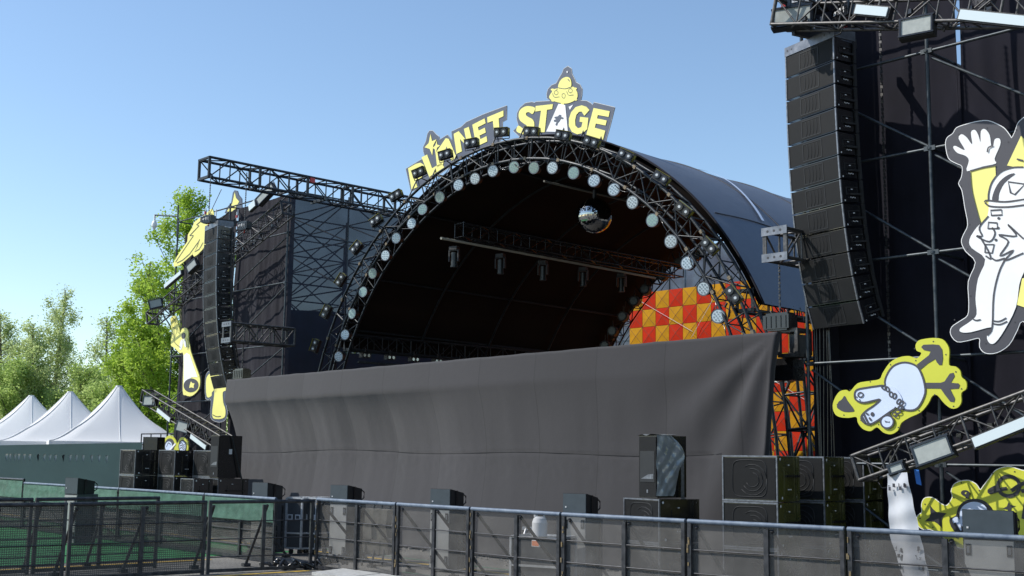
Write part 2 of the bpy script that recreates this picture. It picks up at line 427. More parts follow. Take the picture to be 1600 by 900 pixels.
def drape():
    mb = MB(); NX, NZ = 280, 96; DT = -.9
    s0, _, zl = TT(355, 593, DT); s1, _, zr = TT(1215, 517, DT)
    vs = []
    def fold(x, k): return mnoise.noise(Vector((x, k, 3.1)))
    def sst(x): x = max(0, min(1, x)); return x * x * (3 - 2 * x)
    for j in range(NZ + 1):
        v = j / NZ
        v = .16 * (v / .12) if v < .12 else .16 + .84 * (v - .12) / .88
        for i in range(NX + 1):
            uu = i / NX; s = s0 + (s1 - s0) * uu
            lip = 1 - sst((uu - .30) / .55)                     # the stiff fascia band fades out towards the near end
            ztop = zl + (zr - zl) * uu - .008 * abs(sin(uu * 33)) - .005 * abs(sin(uu * 81))
            z = ztop * (1 - v) + .03 * v
            dz = ztop - z
            band = .56
            out = .05 * min(1, dz / band)
            if dz > band:
                q = (dz - band)
                out -= (.72 * lip + .08 * (1 - lip)) * (1 - math.exp(-q / 1.05)) - (.75 * lip + .25 * (1 - lip)) * (max(0, q - 1.1) / 2.3) ** 1.35
            below = sst((dz - band * .8) / 1.0)
            out += below * (.05 * fold(s * .45, .3 + z * .08) + .010 * fold(s * 1.5 + z * .10, 5) + .006 * fold(s * 3.7, z * .2))
            ph = (s * .62) % 1.0                                # sewn widths: each hangs as a shallow belly between seams
            out += below * .012 * sin(pi * ph) + .005 * sin(pi * ph)
            rx = s1 - s; rr = hypot(rx, dz + .02); an = atan2(dz, max(rx, 1e-3))
            if rx < 3.8: out += .05 * (1 - rx / 3.8) * min(1, rr / 1.4) * sin(an * 12) * min(1, an * 2)
            seam = 2.02 + .035 * sin(s * .9) * 1.0 - .05 * abs(sin(s * .31))
            out -= .022 * math.exp(-((z - seam) / .022) ** 2) * (1 if uu < .93 else 0)
            out += .006 * fold(s * 7 + z * 6, z * 5 - s * 3) * math.exp(-((z - seam + .2) / .35) ** 2)
            k = max(0, (uu - .90) / .10)
            ss = s - .42 * (dz / 3.8) ** .8 * k
            vs.append((ss, DT - out, z))
    seam_pts = []
    for i in range(0, int(NX * .95), 2):
        x_ = s0 + (s1 - s0) * i / NX; zs = 2.02 + .035 * sin(x_ * .9) - .05 * abs(sin(x_ * .31))
        j = min(range(NZ + 1), key=lambda q: abs(vs[q * (NX + 1) + i][2] - zs)); q0 = vs[j * (NX + 1) + i]; q1 = vs[max(0, min(NZ, j + (1 if q0[2] > zs else -1))) * (NX + 1) + i]
        f_ = (q0[2] - zs) / (q0[2] - q1[2]) if abs(q0[2] - q1[2]) > 1e-6 else 0
        seam_pts.append((q0[0] + (q1[0] - q0[0]) * f_, q0[1] + (q1[1] - q0[1]) * f_ - .002, zs))
    fs = []
    for j in range(NZ):
        for i in range(NX):
            a = j * (NX + 1) + i
            fs.append((a, a + NX + 1, a + NX + 2, a + 1))
    k = len(vs)
    for j in range(NZ + 1):                                     # narrow turned edge at the near end
        x = vs[j * (NX + 1) + NX]; vs.append((x[0] - .04, x[1] + .16, x[2] - .02))
    for j in range(NZ): fs.append((j * (NX + 1) + NX, (j + 1) * (NX + 1) + NX, k + j + 1, k + j))
    k2 = len(vs)
    for i in range(NX + 1): x = vs[i]; vs.append((x[0], x[1] + .3, x[2] + .005))
    for i in range(NX): fs.append((i, i + 1, k2 + i + 1, k2 + i))
    mb.add(vs, fs, True)
    dm = M['drape']; n = dm.node_tree; L = n.links      # faint sewn panels and horizontal seam
    b = n.nodes["Principled BSDF"]; tc = n.nodes.new("ShaderNodeTexCoord"); sp = n.nodes.new("ShaderNodeSeparateXYZ")
    L.new(tc.outputs["Object"], sp.inputs[0])
    def rampline(src, freq, w, lo):
        mu = n.nodes.new("ShaderNodeMath"); mu.operation = 'MULTIPLY'; mu.inputs[1].default_value = freq; L.new(src, mu.inputs[0])
        fr = n.nodes.new("ShaderNodeMath"); fr.operation = 'FRACT'; L.new(mu.outputs[0], fr.inputs[0])
        mr = n.nodes.new("ShaderNodeMapRange"); mr.inputs["From Min"].default_value = 0; mr.inputs["From Max"].default_value = w
        mr.inputs["To Min"].default_value = lo; mr.inputs["To Max"].default_value = 1; L.new(fr.outputs[0], mr.inputs[0]); return mr.outputs[0]
    wn = n.nodes.new("ShaderNodeTexWhiteNoise"); wn.noise_dimensions = '1D'
    mu = n.nodes.new("ShaderNodeMath"); mu.operation = 'MULTIPLY'; mu.inputs[1].default_value = .62; L.new(sp.outputs[0], mu.inputs[0])
    fl = n.nodes.new("ShaderNodeMath"); fl.operation = 'FLOOR'; L.new(mu.outputs[0], fl.inputs[0]); L.new(fl.outputs[0], wn.inputs["W"])
    mr = n.nodes.new("ShaderNodeMapRange"); mr.inputs["To Min"].default_value = .80; mr.inputs["To Max"].default_value = 1.16; L.new(wn.outputs[0], mr.inputs[0])
    p1 = n.nodes.new("ShaderNodeMath"); p1.operation = 'MULTIPLY'; L.new(mr.outputs[0], p1.inputs[0]); L.new(rampline(sp.outputs[0], .62, .02, .5), p1.inputs[1])
    cr = [x for x in n.nodes if x.type == 'VALTORGB'][0]
    vm = n.nodes.new("ShaderNodeVectorMath"); vm.operation = 'SCALE'; L.new(cr.outputs[0], vm.inputs[0]); L.new(p1.outputs[0], vm.inputs["Scale"])
    L.new(vm.outputs[0], b.inputs["Base Color"])
    o = solo(mb, 'stage_drape', dm, 'wide dark grey cloth draped over the stage front below the arch', 'drape', (0, 0, 0))
    sm_ = MB(); sm_.path(seam_pts, .006, 5); sm_.build('seam', mat('seam_thread', (.012, .012, .013), .9), o)
drape()

# ================================================================== ARCH
AC, AZ = -9.31, 1.42          # centre of the arch (s, z)
RI, RO = 7.42, 7.90
T0, T1 = 2.0, 2.45
TAPER = .03
def arcr(r, deg, t, tp=None): return arc(r - (TAPER if tp is None else tp) * (t - 2.6), deg, t)
def arc(r, deg, t): return (AC + r * cos(radians(deg)), t, AZ + r * sin(radians(deg)))
def arch_truss(name, label, t0, t1, ri, ro, seg, m, rc=.036, rl=.015, lo=-6, hi=186):
    mb = MB((AC, t0, 0))
    A = [lo + (hi - lo) * i / seg for i in range(seg + 1)]
    for t in (t0, t1):
        for r in (ri, ro):
            for i in range(seg): mb.tube(arc(r, A[i], t), arc(r, A[i + 1], t), rc, 6)
    for i, a in enumerate(A):
        big = 1.7 if i % 5 == 0 else 1
        mb.tube(arc(ri, a, t0), arc(ro, a, t0), rl * 1.2 * big, 5); mb.tube(arc(ri, a, t1), arc(ro, a, t1), rl * big, 5)
        mb.tube(arc(ri, a, t0), arc(ri, a, t1), rl * big, 5); mb.tube(arc(ro, a, t0), arc(ro, a, t1), rl * big, 5)
        if i < seg:
            b = A[i + 1]
            if i % 2: mb.tube(arc(ri, a, t0), arc(ro, b, t0), rl, 5); mb.tube(arc(ri, a, t1), arc(ro, b, t1), rl, 5); mb.tube(arc(ri, a, t0), arc(ri, b, t1), rl, 5)
            else: mb.tube(arc(ro, a, t0), arc(ri, b, t0), rl, 5); mb.tube(arc(ro, a, t1), arc(ri, b, t1), rl, 5); mb.tube(arc(ro, a, t1), arc(ro, b, t0), rl, 5)
    e = thing(name, label, 'truss', (AC, t0, 0))
    mb.build('lattice', m, e)
    # rusty half couplers where the lamps clamp on
    for i in range(0, seg, 2):
        for r in (ri, ro):
            cl = MB((AC, t0, 0)); P = Vector(arc(r, A[i] + 1.2, t0)); cl.box(P, (.07, .08, .08), Matrix.Rotation(-radians(A[i]), 3, 'Y'))
            cl.build('coupler', M['clamp'], e)
    if t0 < 5:
        random.seed(21)
        for i in range(3, seg - 3):
            a0_, a1_ = A[i], A[i + 1]; rr_ = random.choice((ri, ri, ro)); sg_ = random.uniform(.06, .22); tt_ = t0 + random.uniform(-.06, .2)
            pts = []
            for k in range(7):
                f = k / 6; p_ = Vector(arc(rr_ - .03, a0_ + (a1_ - a0_) * f * random.uniform(.95, 1.05), tt_)); p_.z -= sg_ * 4 * f * (1 - f); pts.append(p_)
            cb_ = MB((AC, t0, 0)); cb_.path(pts, .011, 4); cb_.build('cable', M['cab'], e)
    return e
arch_truss('front_arch_truss', 'black front arch truss studded with lamps over the stage opening', T0, T1, RI, RO, 44, M['truss'])
arch_truss('rear_arch_truss', 'thin black arch truss at the far back opening of the stage roof', 12.3, 12.7, 7.35, 7.78, 44, M['truss'], rc=.025, rl=.016)

def barrel():
    e = thing('barrel_roof', 'dark blue-grey arched tarpaulin roof stretched behind the front arch', 'roof', (AC, 2.6, 0))
    N, LT = 64, 24
    def skin(r, a0, a1, wav, name, m, flip=1):
        mb = MB((AC, 2.6, 0)); vs = []
        for j in range(LT + 1):
            t = 2.48 + (12.9 - 2.48) * j / LT
            for i in range(N + 1):
                a = a0 + (a1 - a0) * i / N
                rr = r + wav * (.02 * mnoise.noise(Vector((a * .06, t * .4, 1))) - .012 * sin(pi * ((t - 2.62) % 2.57) / 2.57))
                if wav and (i < 5 or i > N - 5): rr += .05 * mnoise.noise(Vector((a * .1, t * 2.6, 7)))
                vs.append(arcr(rr, a, t, TAPER if wav else .021))
        fs = [(j * (N + 1) + i, j * (N + 1) + i + 1, (j + 1) * (N + 1) + i + 1, (j + 1) * (N + 1) + i) for j in range(LT) for i in range(N)]
        mb.add(vs, fs, True); return mb.build(name, m, e)
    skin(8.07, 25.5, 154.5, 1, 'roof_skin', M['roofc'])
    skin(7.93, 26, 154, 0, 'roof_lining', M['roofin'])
    rb = MB((AC, 2.6, 0))        # front hem
    pts = [arc(8.06, 25.5 + 129 * i / 60, 2.47) for i in range(61)]
    rb.path(pts, .02, 6); rb.build('hem', M['cloth'], e)
    wl = MB((AC, 2.6, 0)); vs = []                       # white strap line over the skin
    A = [44 + 42 * i / 40 for i in range(41)]
    for a in A:
        tt = 6.9 - 2.3 * ((80 - a) / 34)
        for dt in (0, .10): vs.append(arcr(8.105, a, tt + dt))
    wl.add(vs, [(2 * i, 2 * i + 1, 2 * i + 3, 2 * i + 2) for i in range(40)])
    wl.build('white_strap', mat('strap_white', (.65, .72, .85), .5), e)
    for t in (5.15, 7.7, 10.3):
        q_ = MB((AC, 2.6, 0)); q_.path([arcr(8.078, 25.5 + 129 * i / 80, t) for i in range(81)], .016, 4); q_.build('weld_seam', mat('seam_blue', (.035, .042, .06), .6), e)
    q_ = MB((AC, 2.6, 0)); q_.path([arcr(8.078, 43 + .3 * sin(t * 2), t) for t in [2.7 + .25 * i for i in range(40)]], .014, 4); q_.build('weld_seam', mat('seam_blue', (.035, .042, .06), .6), e)
    lc = MB((AC, 2.6, 0))
    for i in range(40):
        t = 2.75 + i * .25; lc.tube(arcr(8.06, 26, t), (arc(8.0, 24.4, t + .08)[0] - .05, t + .08, arc(8.0, 24, t)[2]), .012, 4)
    lc.build('lacing', M['cab'], e)
    pu = MB((AC, 2.6, 0))                                 # purlins seen inside
    for a in (40, 60, 80, 100, 120, 138, 150): pu.tube(arcr(7.9, a, 2.6), arcr(7.9, a, 12.4), .03, 6)
    pu.build('purlins', M['truss'], e)
    ribs = MB((AC, 2.6, 0))
    for t in (5.1, 7.6, 10.0):
        for i in range(40): ribs.tube(arcr(7.85, 26 + 128 * i / 40, t), arcr(7.85, 26 + 128 * (i + 1) / 40, t), .035, 6)
    ribs.build('rib_tubes', M['truss'], e)
barrel()

# side trusses at the spring line, with small fixtures
def side_truss(s, label):
    e = thing('side_truss', label, 'truss', (s, 2.5, 4.6))
    mb = MB((s, 2.5, 4.6)); truss(mb, (s, 2.5, 5.0), (s, 12.6, 5.0), .4, .42, bay=.5, rc=.03, rl=.014); mb.build('lattice', M['truss'], e)
    return e
side_truss(-16.05, 'low black side truss along the far edge of the arched roof')
side_truss(-2.5, 'black side truss under the near edge of the roof skin, before the checkered panels')
for k, tt in enumerate([2.9 + .85 * i for i in range(11)]):
    if k == 0:
        mb = MB(); mb.box((0, 0, -.1), (.16, .3, .13)); mb.mat = 1; mb.disc((.082, -.07, -.1), (1, 0, 0), .045, 8); mb.disc((.082, .07, -.1), (1, 0, 0), .045, 8)
        mb.mat = 0; mb.tube((0, 0, 0), (0, 0, .12), .02)
        bw = solo(mb, 'wash_light', [M['cabr'], M['refl']], 'small two-eyed wash light under the far side truss, nearest the front', 'stage light', (-15.8, tt, 4.75), 'small wash lights on the far side truss')
    else: dup(bw, (-15.8, tt, 4.75), 0, 'small wash light under the far side truss, %s from the front' % ORD[k], 'small wash lights on the far side truss')
lp = MB((-15.7, 2.6, 4.45)); lp.tube((-15.7, 2.6, 4.45), (-15.7, 12, 4.4), .035); 
solo(lp, 'side_pipe', M['pole'], 'grey pipe running back below the far side truss', 'pipe', (-15.7, 2.6, 4.45))
# inner flown truss with pale tube and hanging moving heads
e = thing('flown_truss', 'dark truss flown front to back under the roof, pale pipe along its foot', 'truss', (-12.17, 2.6, 7.4))
mb = MB((-12.17, 2.6, 7.4)); truss(mb, (-12.17, 3.2, 7.75), (-12.17, 12.0, 7.65), .35, .36, bay=.6, plates=False); mb.build('lattice', M['cab'], e)
mb = MB((-12.17, 2.6, 7.4)); mb.tube((-12.17, 2.6, 7.46), (-12.17, 10.9, 7.33), .035, 8); mb.build('pale_pipe', mat('pale_pipe', (.45, .42, .34), .5), e)
p2 = MB((-8.35, 2.6, 8.3)); p2.tube((-8.35, 2.6, 8.34), (-8.35, 9, 8.27), .025, 8)
solo(p2, 'upper_pipe', mat('pale_pipe_dull', (.2, .19, .16), .6), 'thin dull pipe under the crown of the roof above the mirror ball', 'pipe', (-8.35, 2.6, 8.3))
def moving_head():
    e = thing('moving_head', 'black moving head hanging from the flown truss, nearest the front', 'stage light', (-12.17, 3.05, 7.3), 20, 'moving heads under the flown truss')
    a = MB(); a.box((0, 0, -.06), (.34, .26, .12)); a.build('base', M['cabr'], e)
    y = MB(); y.box((-.2, 0, -.3), (.05, .14, .38)); y.box((.2, 0, -.3), (.05, .14, .38)); y.box((0, 0, -.13), (.44, .14, .04)); y.build('yoke', M['cabr'], e)
    h = MB(); h.tube((0, 0, -.2), (0, 0, -.62), .13, 14); h.tube((0, 0, -.62), (0, 0, -.68), .15, 14); h.build('head', mat('head_grey', (.02, .024, .024), .35, var=.2), e)
    return e
mh = moving_head(); mh.scale = (.66, .66, .8)
for k, tt in enumerate((4.65, 6.22, 7.8, 9.4)): dup(mh, (-12.17, tt, 7.3), 20, 'black moving head hanging from the flown truss, %s from the front' % ORD[k + 1])

# mirror ball
def ball():
    e = thing('mirror_ball', 'round mirror ball hanging in the stage opening', 'mirror ball', (-8.05, 4.0, 7.68))
    mb = MB(); r = .43; nl = 34; vs = []
    rows = []
    for i in range(nl + 1):
        ph = -pi / 2 + pi * i / nl; c = cos(ph); n = max(6, int(68 * c)); rows.append((ph, n))
    for i in range(nl):
        ph0, ph1 = rows[i][0], rows[i + 1][0]; n = max(6, int(68 * cos((ph0 + ph1) / 2)))
        for k in range(n):
            a0, a1 = 2 * pi * (k + .04) / n, 2 * pi * (k + .96) / n; g = (ph1 - ph0) * .04
            q = [Vector((cos(p) * cos(a), cos(p) * sin(a), sin(p))) * (r + random.uniform(-.0006, .0006)) for p, a in ((ph0 + g, a0), (ph0 + g, a1), (ph1 - g, a1), (ph1 - g, a0))]
            mb.add(q, [(0, 1, 2, 3)])
    mb.build('mirror_tiles', mirror, e)
    co = MB(); n = 28
    for i in range(14):
        for k in range(n):
            P = []
            for (x, y) in ((i, k), (i, k + 1), (i + 1, k + 1), (i + 1, k)):
                ph = -pi / 2 + pi * x / 14; a = 2 * pi * y / n; P.append((cos(ph) * cos(a) * .424, cos(ph) * sin(a) * .424, sin(ph) * .424))
            co.add(P, [(0, 1, 2, 3)], True)
    co.build('core', M['cab'], e)
    c = MB(); c.tube((0, 0, .43), (0, 0, .62), .05, 8); c.tube((0, 0, .6), (0, 0, 1.05), .008); c.tube((0, 0, 1.0), (-.3, 0, 1.0), .02); c.build('hanger', M['cabr'], e)
ball()

# par lamps under the inner chord
def par(name, lensm, label, group):
    e = thing(name, label, 'stage light', (0, 0, 0), 0, group)
    # local: lamp looks along -Y; hangs below origin
    c = MB(); c.tube((0, 0, 0), (0, .16, 0), .165, 16, .15); c.tube((0, .16, 0), (0, .24, 0), .15, 16, .08); c.build('can', M['cabr'], e)
    r = MB(); r.mat = 0; r.disc((0, -.004, 0), (0, -1, 0), .168, 20, .135); r.disc((0, -.002, 0), (0, -1, 0), .14, 20)
    r.mat = 1
    for k in range(6): r.disc((.08 * cos(k * pi / 3 + .3), -.007, .08 * sin(k * pi / 3 + .3)), (0, -1, 0), .026, 8)
    r.disc((0, -.007, 0), (0, -1, 0), .026, 8)
    l = MB(); l.disc((0, -.005, 0), (0, -1, 0), .136, 20); l.mat = 1
    for k in range(8): l.disc((.095 * cos(k * pi / 4), -.009, .095 * sin(k * pi / 4)), (0, -1, 0), .022, 7)
    for k in range(4): l.disc((.042 * cos(k * pi / 2 + .4), -.009, .042 * sin(k * pi / 2 + .4)), (0, -1, 0), .018, 7)
    l.build('lens', [lensm, M['lensd']], e)
    b = MB(); b.disc((0, -.003, 0), (0, -1, 0), .165, 20, .13)
    b.tube((0, -.012, 0), (0, .002, 0), .166, 20, .166, caps=False); b.build('bezel', M['plate'], e)
    y = MB(); y.path([(-.17, .08, -.02), (-.2, .08, .12), (-.15, .08, .24), (.15, .08, .24), (.2, .08, .12), (.17, .08, -.02)], .012, 5)
    y.tube((0, .08, .24), (0, .08, .34), .025); y.build('yoke', M['truss'], e)
    return e
PARS = [(529, 557), (539, 523), (550, 490), (567, 456), (582, 427), (602, 399), (619, 372), (643, 349), (660, 327), (687, 308), (716, 289),
        (742, 279), (770, 267), (803, 261), (834, 262), (863, 262), (896, 270), (928, 282), (959, 296), (988, 316), (1019, 344), (1048, 377),
        (1074, 411), (1099, 451), (1122, 494)]
GREEN = {2, 3, 4, 8, 9, 13, 14, 16, 20}
pw = pg = None
for k, p in enumerate(PARS):
    s, t, z = TT(p[0], p[1], 1.95)
    gr = k in GREEN
    lab = ('pale green' if gr else 'pale white') + ' round lamp under the front arch, %s from the far left foot' % ORD[k]
    src = pg if gr else pw
    rot = (radians(-10 + random.uniform(-5, 5)), -radians(90 - (154 - 5.32 * k)) * .55 * -1, RZ + radians(24 + random.uniform(-4, 4)))
    rot = (radians(random.uniform(-2, 10)), radians((90 - (154 - 5.32 * k)) * .5), RZ + radians(17 + random.uniform(-5, 5)))
    if src is None:
        src = par('par_light', M['lensg'] if gr else M['lens'], lab, 'round lamps along the inner edge of the front arch')
        src.location = W(s, t, z); src.rotation_euler = rot
        if gr: pg = src
        else: pw = src
    else: src = dup(src, (s, t, z), 0, lab, rot=rot)
    src.scale = (.88, .95, .88)

# two-eyed blinders on the outer edge
BL = [(491, 540), (508, 487), (531, 437), (555, 386), (586, 344), (617, 305), (653, 269), (694, 241), (735, 223), (782, 206), (829, 205),
      (878, 211), (923, 221), (977, 242), (1032, 277), (1067, 327), (1107, 384), (1145, 460)]
def blinder():
    e = thing('blinder_light', '', 'stage light', (0, 0, 0), 0, 'two-eyed blinder lamps round the outside of the front arch')
    b = MB(); b.box((0, .09, 0), (.46, .18, .26)); b.box((0, .2, 0), (.36, .06, .2)); b.build('housing', M['cabr'], e)
    for x in (-.115, .115):
        r = MB(); r.tube((x, -.03, 0), (x, .0, 0), .098, 14); r.mat = 1; r.disc((x, -.032, 0), (0, -1, 0), .075, 14)
        r.mat = 2; r.disc((x, -.036, 0), (0, -1, 0), .038, 10)
        r.build('lamp_eye', [M['cab'], M['cased'], mat('eye_glass', (.7, .74, .74), .15)], e)
    y = MB(); y.tube((-.25, .1, 0), (-.25, .1, -.2), .013); y.tube((.25, .1, 0), (.25, .1, -.2), .013); y.tube((-.25, .1, -.2), (.25, .1, -.2), .013)
    y.tube((0, .1, -.2), (.02, .42, -.26), .02); y.build('bracket', M['truss'], e)
    f = MB(); f.box((0, .02, .135), (.46, .1, .012)); f.box((.236, .1, 0), (.012, .12, .2)); f.build('barn_door', mat('amber_film', (.22, .19, .02), .35), e)
    return e
b0 = None
for k, p in enumerate(BL):
    s, t, z = TT(p[0], p[1], 1.55)
    ang = 154.7 - 7.5 * k
    lab = 'blinder lamp on the front arch rim, %s from the far left foot' % ORD[k]
    if b0 is None:
        b0 = blinder(); b0['label'] = lab; src = b0
    else: src = dup(b0, (s, t, z), 0, lab)
    src.scale = (.76, .8, .76); src.location = W(s, t, z); tw = (90 - ang) * .85
    if k < 4: tw = -70 + 8 * k
    src.rotation_euler = (radians(random.uniform(-4, 8)), radians(tw), RZ + radians(22))

# little lamps on the rear arch
rp = [(1086, 398), (1060, 411), (1034, 430), (1007, 452), (990, 470), (972, 494), (956, 517), (944, 540)]
r0 = None
for k, p in enumerate(rp):
    s, t, z = TT(p[0], p[1], 12.1)
    lab = 'small dark round lamp on the rear arch, %s from its top' % ORD[k]
    if r0 is None:
        r0 = thing('rear_lamp', lab, 'stage light', (s, t, z), 24, 'dark round lamps on the rear arch')
        c = MB(); c.tube((0, 0, 0), (0, .25, 0), .17, 12); c.tube((0, .1, .15), (0, .1, .35), .02); c.build('can', M['cabr'], r0)
        c = MB(); c.disc((0, -.004, 0), (0, -1, 0), .12, 12); c.build('lens', mat('lens_dim', (.05, .06, .06), .2), r0)
    else: dup(r0, (s, t, z), 24, lab)

# ================================================================== CHECKERED BACKDROP + rear scrim wall
def backdrop():
    T = 16.5; s_l = TT(983.75, 485, T)[0]; cell = (TT(1134, 485, T)[0] - s_l) / 7
    z_t = TT(984, 460, T)[2]
    e = thing('checkered_backdrop', 'red and orange checkered panel wall behind the stage opening', 'backdrop', (s_l, T, 0))
    NX, NZ = 18, 11
    mb = MB((s_l, T, 0))
    for i in range(NX):
        for j in range(NZ):
            z1 = z_t - j * cell; z0 = z1 - cell; s0 = s_l + i * cell; s1 = s0 + cell; g = .006
            if j == NZ - 1: z0 = z1 - cell
            mb.mat = 1 if (i + j) % 2 == 0 else 0
            # a cell is four shallow facets meeting at a slightly raised middle
            c = ((s0 + s1) / 2, T - .025, (z0 + z1) / 2)
            q = [(s0 + g, T, z0 + g), (s1 - g, T, z0 + g), (s1 - g, T, z1 - g), (s0 + g, T, z1 - g), c]
            mb.add(q, [(0, 1, 4), (1, 2, 4), (2, 3, 4), (3, 0, 4)])
            mb.mat = 2
            for (a, b) in ((q[0], q[2]), (q[1], q[3])):
                for (A, B) in ((a, c), (c, b)):
                    A = Vector(A); B = Vector(B); d = (B - A).normalized(); sd = Vector((-d.z, 0, d.x)) * .006; o2 = Vector((0, -.003, 0))
                    mb.add([A + sd + o2, B + sd + o2, B - sd + o2, A - sd + o2], [(0, 1, 2, 3)])
    mb.mat = 2; mb.box((s_l + NX * cell / 2, T + .06, z_t - NZ * cell / 2), (NX * cell, .1, NZ * cell))
    mb.build('panels', [M['redp'], M['orp'], M['line']], e)
    q = TT(1216, 590, T - .05)
    w = MB((s_l, T, 0)); a = TT(1197, 577, T - .04); b = TT(1239, 577, T - .04); c = TT(1230, 597, T - .04); d = TT(1197, 597, T - .04)
    w.add([(x[0], T - .04, x[2]) for x in (a, b, c, d)], [(0, 1, 2, 3)]); w.build('number_plate', M['white'], e)
    cu = bpy.data.curves.new('number', 'FONT'); cu.body = '28'; cu.size = .72; cu.offset = .008; cu.extrude = .004
    cu.materials.append(M['pblack']); o = bpy.data.objects.new('number', cu); scene.collection.objects.link(o); o.parent = e
    x = TT(1212, 595, T - .06); o.location = (x[0] - s_l, -.06, x[2]); o.rotation_euler = (pi / 2, 0, 0)
    lt = MB((s_l, T, 0))
    for (p, q2) in (((1003, 472), (1082, 518)), ((1115, 466), (1080, 528)), ((1213, 597), (1257, 624))):
        a = TT(*p, T - .1); b = TT(*q2, T - .1); lt.tube(a, b, .007, 5)
    lt.build('guy_line', M['mark'], e)
    # rear wall of scrim and lattice behind
    e = thing('rear_scaffold_wall', 'blue-grey scrim wall on lattice scaffold behind the checkered panels', 'scaffold', (-19, 17.2, 0))
    mb = MB((-19, 17.2, 0))
    mb.add([(-28, 17.6, .2), (0, 17.6, .2), (0, 17.6, 9.6), (-28, 17.6, 9.6)], [(0, 1, 2, 3)]); mb.build('scrim', M['mesh_r'], e)
    mb = MB((-19, 17.2, 0))
    for i in range(15):
        s = -25 + i * 1.6; mb.tube((s, 17.2, 0), (s, 17.2, 9.7), .03)
        for j in range(5):
            z = .5 + j * 1.6; mb.tube((s, 17.2, z), (s + 1.6, 17.2, z), .022); mb.tube((s, 17.2, z), (s + 1.6, 17.2, z + 1.6), .018); mb.tube((s + 1.6, 17.25, z), (s, 17.25, z + 1.6), .018)
    mb.build('lattice', M['truss'], e)
backdrop()

# ================================================================== SIGN AND CUT-OUT BOARDS
def cr_closed(pts, n=3):
    out = []; N = len(pts)
    for i in range(N):
        p0, p1, p2, p3 = [Vector(pts[(i + k) % N]) for k in (-1, 0, 1, 2)]
        for j in range(n):
            u = j / n
            out.append(.5 * ((2 * p1) + (p2 - p0) * u + (2 * p0 - 5 * p1 + 4 * p2 - p3) * u * u + (3 * p1 - p0 - 3 * p2 + p3) * u ** 3))
    return [(v[0], v[1]) for v in out]
def cr_open(pts, n=4):
    out = []; P = [Vector(p) for p in pts]; P = [P[0] * 2 - P[1]] + P + [P[-1] * 2 - P[-2]]
    for i in range(1, len(P) - 2):
        p0, p1, p2, p3 = P[i - 1:i + 3]
        for j in range(n):
            u = j / n
            out.append(.5 * ((2 * p1) + (p2 - p0) * u + (2 * p0 - 5 * p1 + 4 * p2 - p3) * u * u + (3 * p1 - p0 - 3 * p2 + p3) * u ** 3))
    out.append(P[-2]); return [(v[0], v[1]) for v in out]
def ell(cx, cy, rx, ry, rot=0, n=22):
    r = radians(rot)
    return [(cx + rx * cos(a) * cos(r) - ry * sin(a) * sin(r), cy + rx * cos(a) * sin(r) + ry * sin(a) * cos(r)) for a in [2 * pi * i / n for i in range(n)]]
class Cut:
    """a flat printed board: outline and print measured on its own plane t, with real thickness."""
    def __init__(s, ox, oy, k, t, base):
        s.ox, s.oy, s.k, s.t, s.base = ox, oy, k, t, base; s.n = 0
    def P(s, p):
        x = TT(s.ox + p[0] / s.k, s.oy + p[1] / s.k, s.t); return (x[0], x[2])
    def fill(s, mb, pts, mi, lift, smooth=True, th=None):
        q = cr_closed(pts) if smooth else pts
        q = [s.P(p) for p in q]; mb.mat = mi; y = s.t - lift
        mb.prism(q, lambda a, b, yy: (a, yy, b), y, y + (th if th else .0035))
    def line(s, mb, pts, w, mi, lift, closed=False, smooth=True):
        if smooth: pts = cr_closed(pts) if closed else cr_open(pts)
        q = [Vector(s.P(p)) for p in pts]; N = len(q); L = []; R = []
        for i in range(N):
            a = q[(i - 1) % N] if (closed or i) else q[i]; b = q[(i + 1) % N] if (closed or i < N - 1) else q[i]
            d = b - a
            if d.length < 1e-6: d = Vector((1, 0))
            d.normalize(); nn = Vector((-d.y, d.x)) * (w / 2)
            L.append(q[i] + nn); R.append(q[i] - nn)
        y = s.t - lift; vs = [(v.x, y, v.y) for v in L] + [(v.x, y, v.y) for v in R]
        mb.mat = mi; m = N if closed else N - 1
        mb.add(vs, [(i, (i + 1) % N, N + (i + 1) % N, N + i) for i in range(m)])
BM = ['pgrey', 'yellow', 'pwhite', 'pblack', 'lime', 'pblue', 'board', 'pgreys']
BMATS = [M[x] for x in BM]
GREY, YEL, WHT, BLK, LIM, BLU, EDG, SLT = range(8)

